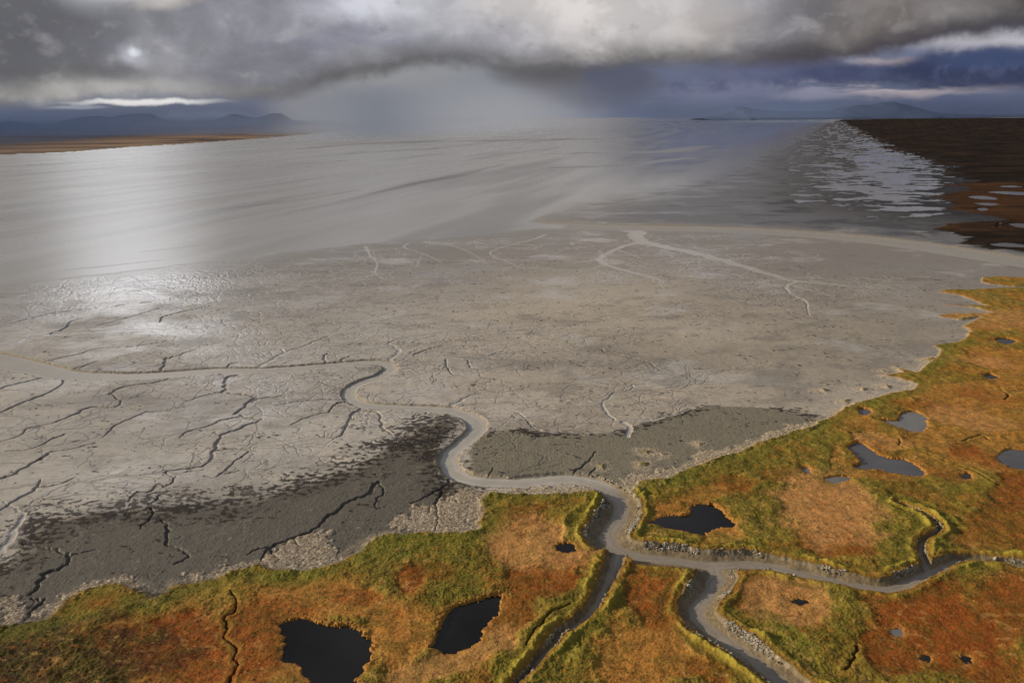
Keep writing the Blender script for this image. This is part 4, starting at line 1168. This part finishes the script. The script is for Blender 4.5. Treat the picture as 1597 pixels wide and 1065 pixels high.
for D, x0, x1, top, lab in ((8600, -9500, -2100, 330, 'thin blue haze over the low plain at far left'), (18500, -22000, -5200, 620, 'blue haze lying over the plain before the left mountains'), (33000, 5000, 36000, 1100, 'blue haze before the low hills at far right')):
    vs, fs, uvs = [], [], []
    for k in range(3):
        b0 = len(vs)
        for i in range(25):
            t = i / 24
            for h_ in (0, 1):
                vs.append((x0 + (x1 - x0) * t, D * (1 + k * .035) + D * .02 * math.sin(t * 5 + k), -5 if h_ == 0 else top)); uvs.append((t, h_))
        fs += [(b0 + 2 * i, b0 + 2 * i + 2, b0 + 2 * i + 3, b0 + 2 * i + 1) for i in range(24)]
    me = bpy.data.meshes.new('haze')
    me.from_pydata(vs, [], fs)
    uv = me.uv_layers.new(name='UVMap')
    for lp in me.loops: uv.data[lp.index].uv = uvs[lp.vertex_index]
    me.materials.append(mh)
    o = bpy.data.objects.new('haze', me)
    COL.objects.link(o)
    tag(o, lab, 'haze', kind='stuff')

# a white bird on the turf by the long pond
def feather_material():
    m = bpy.data.materials.new('white_feathers')
    m.use_nodes = True
    g = Graph(m.node_tree)
    pos = N(g, g.node('ShaderNodeNewGeometry').outputs['Position'])
    p = g.node('ShaderNodeBsdfPrincipled')
    g.put(p.inputs['Base Color'], g.mix(g.noise(pos, 9, 3, .6), (.72, .70, .66), (.86, .85, .82)))
    p.inputs['Roughness'].default_value = .7
    g.put(g.node('ShaderNodeOutputMaterial').inputs[0], N(g, p.outputs[0]))
    return m


bp = ground(np.array([1334., 689.]))
bi = int(np.searchsorted(rr, np.hypot(*bp))); bj = int(np.searchsorted(az, math.atan2(bp[0], bp[1])))
bz = float(Z[bi, bj]) + .12
spine = [(-.62, .42, .01), (-.52, .40, .07), (-.36, .33, .17), (-.1, .30, .24), (.16, .32, .23), (.32, .40, .16), (.40, .54, .085), (.40, .72, .06), (.36, .90, .055), (.40, 1.02, .06), (.50, 1.04, .075), (.60, 1.00, .05), (.72, .96, .012)]
v, f = [], []
for k, (sx0, sz0, r0) in enumerate(spine):
    a, b = spine[max(k - 1, 0)], spine[min(k + 1, len(spine) - 1)]
    tx, tz = b[0] - a[0], b[1] - a[1]
    L = math.hypot(tx, tz); tx, tz = tx / L, tz / L
    for q in range(12):
        th = q * math.pi / 6
        v.append((sx0 - tz * r0 * math.sin(th), r0 * math.cos(th) * 1.05, sz0 - .1 + tx * r0 * math.sin(th)))
for k in range(len(spine) - 1):
    for q in range(12):
        f.append((k * 12 + q, k * 12 + (q + 1) % 12, (k + 1) * 12 + (q + 1) % 12, (k + 1) * 12 + q))
me = bpy.data.meshes.new('bird')
me.from_pydata(v, [], f)
for p_ in me.polygons: p_.use_smooth = True
me.materials.append(feather_material())
o = bpy.data.objects.new('bird', me)
o.location = (bp[0], bp[1], bz); o.rotation_euler = (0, 0, .5)
COL.objects.link(o)
tag(o, 'small white bird sitting on the turf above the long blue grey pond', 'bird')

# ------------------------------------------------------------------ light and sky
SUN_AZ, SUN_EL = -84.0, 18.0      # degrees, clockwise from the view direction (+Y)
sd = Vector((math.sin(R(SUN_AZ)) * math.cos(R(SUN_EL)), math.cos(R(SUN_AZ)) * math.cos(R(SUN_EL)), math.sin(R(SUN_EL))))
sl = bpy.data.lights.new('sun', 'SUN')
sl.energy, sl.angle, sl.color = 5.0, R(.55), (1.0, .84, .64)
so = bpy.data.objects.new('sun', sl)
so.rotation_euler = sd.to_track_quat('Z', 'Y').to_euler()
COL.objects.link(so)

W = bpy.data.worlds.new('World')
SC.world = W
W.use_nodes = True
g = Graph(W.node_tree)
tc = g.node('ShaderNodeTexCoord')
dirv = N(g, tc.outputs['Generated'])
sp = g.node('ShaderNodeSeparateXYZ')
g.put(sp.inputs[0], dirv)
dx, dy, dz = (N(g, sp.outputs[i]) for i in range(3))
yy = g.m('MAXIMUM', dy, .06)
K = F
sx = dx / yy * K + 798.5          # sky plane: bearing ...
sv = dz / yy * K                  # ... and height over the horizon, in the same unit
sky = g.node('ShaderNodeTexSky', sky_type='NISHITA')
sky.sun_disc = False
sky.sun_elevation = R(SUN_EL)
sky.sun_rotation = R(SUN_AZ)
clear = g.mix(1.0, N(g, sky.outputs[0]), (.10, .10, .10, 1), 'MULTIPLY')


def SP(x, y):
    u, v = sky_uv(np.array([x, y], float))
    return float(u * K + 798.5), float(v * K)


P0 = g.vec(sx * .001, sv * .0022, 0.0)
nA = g.noise(P0, 3.2, 6, .55, .3)
nB = g.noise(g.vec(sx * .001, sv * .0016, 3.3), 9.0, 6, .6, .4)
nC = g.noise(g.vec(sx * .001, sv * .001, 7.7), 34.0, 5, .6, .2)
wob = (nB - .5) * 26.0 + (nC - .5) * 10.0
qx = sx + (nA - .5) * 60.0 + (nB - .5) * 50
qv = sv + wob


def blob(x, y, rx, ry, soft=.5, hard=None, X_=None, V_=None):
    cx, cv = SP(x, y)
    a = ((X_ or qx) - cx) * (1 / rx)
    b = ((V_ or qv) - cv) * (1 / ry)
    d = g.m('SQRT', a * a + b * b)
    return 1.0 - g.smooth(d, 1 - soft, 1 + soft)


# below the deck: blue distance, brighter to the left
c = g.mix(g.smooth(sx, 200, 1300), lin(112, 118, 134), lin(92, 100, 124))
c = g.mix(g.smooth(sv, 40, 0) * .5, c, lin(78, 90, 122))
c = g.mix(g.smooth(nA, .4, .7) * .5, c, lin(104, 112, 138))
low = g.noise(g.vec(sx * .001, sv * .006, 1.0), 7.0, 5, .55, .5)
c = g.mix(blob(1250, 150, 320, 30, .6) * g.smooth(low, .38, .62) * .6, c, lin(120, 122, 146))
# left: thin veils, bright slit under the deck
c = g.mix(blob(60, 190, 190, 16, .5) * .6, c, lin(112, 124, 152))
c = g.mix(blob(305, 182, 70, 7, .6) * .8, c, lin(140, 150, 172))
c = g.mix(blob(230, 172, 240, 9, .6) * .75, c, lin(100, 104, 122))
# right: peach gaps and navy banks
c = g.mix(blob(1420, 137, 130, 16, .6) * g.smooth(low, .42, .58), c, lin(176, 166, 170))
c = g.mix(blob(1260, 152, 50, 7, .6) * .6, c, lin(150, 148, 166))
c = g.mix(blob(1370, 86, 60, 20, .5) * .95, c, lin(172, 180, 206))
c = g.mix(blob(1385, 97, 46, 7, .6) * .8, c, lin(214, 196, 186))
c = g.mix(blob(1540, 66, 110, 17, .5) * .95, c, lin(184, 182, 190))
c = g.mix(blob(1250, 112, 150, 17, .4) * .9, c, lin(88, 92, 122))
c = g.mix(blob(1350, 118, 110, 14, .4) * .85, c, lin(66, 73, 100))
c = g.mix(blob(1560, 108, 175, 30, .35) * .95, c, lin(54, 61, 88))
c = g.mix(blob(1580, 92, 120, 16, .5) * .6, c, lin(70, 84, 120))
c = g.mix(blob(1390, 84, 38, 9, .5) * .7, c, lin(92, 98, 126))
# rain light under the arch
rainm = blob(690, 165, 215, 75, .35)
c = g.mix(blob(1130, 125, 130, 30, .7) * g.smooth(nB, .35, .65) * .5, c, lin(112, 116, 138))
c = g.mix(blob(1200, 132, 190, 9, .7) * g.smooth(nC, .40, .60) * .55, c, lin(70, 76, 102))
c = g.mix(blob(1450, 112, 190, 12, .6) * g.smooth(nC, .44, .62) * .5, c, lin(84, 92, 122))
c = g.mix(blob(1480, 160, 200, 14, .7) * g.smooth(low, .40, .60) * .5, c, lin(72, 80, 108))
c = g.mix(rainm, c, lin(143, 145, 149))
c = g.mix(blob(850, 160, 130, 60, .6) * .55, c, lin(122, 128, 144))
c = g.mix(blob(560, 180, 100, 50, .6) * .6, c, lin(160, 160, 158))
# the hanging dark lobe
c = g.mix(blob(915, 130, 98, 34, .4) * .9, c, lin(92, 93, 102))
c = g.mix(blob(960, 150, 60, 30, .6) * .6, c, lin(92, 98, 118))
c = g.mix(blob(835, 112, 70, 22, .5) * .7, c, lin(94, 92, 94))
c = g.mix(blob(960, 118, 46, 22, .3) * .5, c, lin(84, 88, 108))

# the deck: base edge as a function of bearing
edge_px = [(-900, 165), (-400, 168), (-150, 168), (0, 166), (90, 163), (150, 155), (215, 152), (320, 156), (400, 158), (470, 150), (530, 128), (590, 119), (640, 108), (700, 101),
           (750, 104), (790, 110), (840, 113), (890, 110), (940, 105), (1000, 103), (1060, 101), (1150, 103), (1250, 103), (1330, 96), (1390, 84), (1440, 72), (1500, 62), (1597, 50), (1800, 30), (2300, 0)]
ep = [SP(*p) for p in edge_px]
ed = g.curve(sx, ep, ep[0][0], ep[-1][0], 0, 260)
hh = sv + (nB - .5) * 16 + (nC - .5) * 7 - ed            # height above the deck's base
deck = g.smooth(hh + (nC - .5) * 16, -11, 15)
big = g.noise(g.vec(sx * .001, sv * .0018, 5.0), 4.5, 5, .48, .35)
med = g.noise(g.vec(sx * .001, sv * .0015, 9.0), 13.0, 5, .52, .3)
d = g.mix(g.smooth(sx, 0, 700), lin(116, 117, 121), lin(148, 149, 160))
d = g.mix(g.smooth(sx, 1080, 1330), d, lin(112, 105, 102))
d = g.mix(g.smooth(sx, 1350, 1640), d, lin(62, 58, 56))
d = g.mix(blob(60, 50, 190, 60, .7) * .7, d, lin(94, 95, 100))
d = g.mix(blob(420, 60, 230, 60, .7) * .8, d, lin(138, 138, 148))
d = g.mix(blob(980, 50, 160, 56, .7) * .85, d, lin(212, 206, 203))
d = g.mix(blob(860, 10, 120, 40, .7) * .85, d, lin(226, 220, 216))
d = g.mix(blob(590, 2, 90, 26, .7) * .9, d, lin(214, 216, 226))
d = g.mix(blob(760, 60, 110, 30, .7) * .4, d, lin(150, 150, 164))
d = g.mix(blob(545, 62, 90, 16, .8) * .5, d, lin(130, 132, 150))
d = g.mix(blob(1110, 40, 60, 40, .7) * .6, d, lin(186, 178, 172))
d = g.mix(blob(235, -4, 60, 12, .7) * .8, d, lin(198, 192, 186))
d = g.mix(blob(215, 86, 20, 17, .8), d, lin(176, 178, 186))
d = g.mix(blob(216, 80, 7, 6, .9, None, sx + (nB - .5) * 34 + (nC - .5) * 12, sv + (nC - .5) * 22) * .9, d, lin(228, 230, 238))
d = g.mix(blob(150, 140, 150, 15, .8) * .75, d, lin(182, 179, 173))
d = g.mix(blob(430, 146, 130, 9, .8) * .5, d, lin(166, 162, 156))
d = g.mix(blob(120, 112, 130, 12, .7) * .5, d, lin(104, 103, 102))
d = g.mix(g.smooth(big, .42, .66) * .30, d, lin(210, 208, 210))
d = g.mix(g.smooth(big, .52, .30) * .45, d, lin(92, 92, 98))
d = g.mix(g.smooth(med, .56, .40) * .22, d, lin(98, 97, 100))
d = g.mix(g.smooth(med, .54, .72) * .2, d, lin(222, 220, 220))
fin = g.noise(g.vec(sx * .001, sv * .0015, 2.0), 30.0, 5, .6, .1)
d = g.mix(g.smooth(fin, .42, .30) * .16, d, lin(84, 84, 88))
d = g.mix(g.smooth(fin, .56, .72) * .07, d, lin(230, 228, 228))
# dark underside along the base
und = g.smooth(hh + (nB - .5) * 40, 46, -4) * g.smooth(big, .24, .46)
und = und * g.smooth(sx, 330, 480) * .95 + und * g.smooth(sx, 480, 330) * .12
d = g.mix(und * g.smooth(nB, .15, .45), d, lin(84, 82, 81))
d = g.mix(g.smooth(sx, 1000, 1250) * g.smooth(hh + (nB - .5) * 50, 44, 6) * .85, d, lin(72, 68, 76))
# bright slit where the far side of the deck lifts
c = g.mix(deck, c, d)
slit = blob(225, 160, 92, 4.2, .6, None, sx, sv + (nB - .5) * 16 + (nC - .5) * 7)
c = g.mix(slit * .95, c, lin(232, 230, 228))
c = g.mix(blob(120, 168, 40, 2.5, .6, None, sx, sv + (nB - .5) * 5) * .5, c, lin(190, 194, 200))
# overhead: thick cloud lit from within, brightest high on the left front
hi = g.smooth(sv, 190, 330)
top = g.mix(g.smooth(big, .35, .7), lin(92, 94, 102), lin(176, 176, 184))
c = g.mix(hi * .8, c, top)
glow = 1.0 - g.smooth(g.m('SQRT', (sx - 200) * (sx - 200) * (1 / 125 ** 2) + (sv - 470) * (sv - 470) * (1 / 240 ** 2)), .55, 1.4)
c = g.mix(glow, c, (2.6, 2.66, 2.8, 1))
# behind and to the sides: broken cloud with clear sky between
back = g.smooth(dy, .30, .02)
nb = g.noise(dirv, 2.2, 6, .55, .3)
bc = g.mix(g.smooth(nb, .42, .60), clear, lin(138, 137, 142))
c = g.mix(back, c, bc)
c = g.mix(g.smooth(dz, -.002, -.02), c, lin(70, 76, 96))
bg = g.node('ShaderNodeBackground')
g.put(bg.inputs[0], c)
bg.inputs[1].default_value = 1.0
ow = g.node('ShaderNodeOutputWorld')
g.put(ow.inputs[0], N(g, bg.outputs[0]))
W.cycles.sampling_method = 'MANUAL'
W.cycles.sample_map_resolution = 1024

SC.view_settings.view_transform = 'Standard'
SC.view_settings.look = 'None'
SC.view_settings.exposure = 0
SC.cycles.transparent_max_bounces = 40
SC.cycles.max_bounces = 6
SC.cycles.use_denoising = True
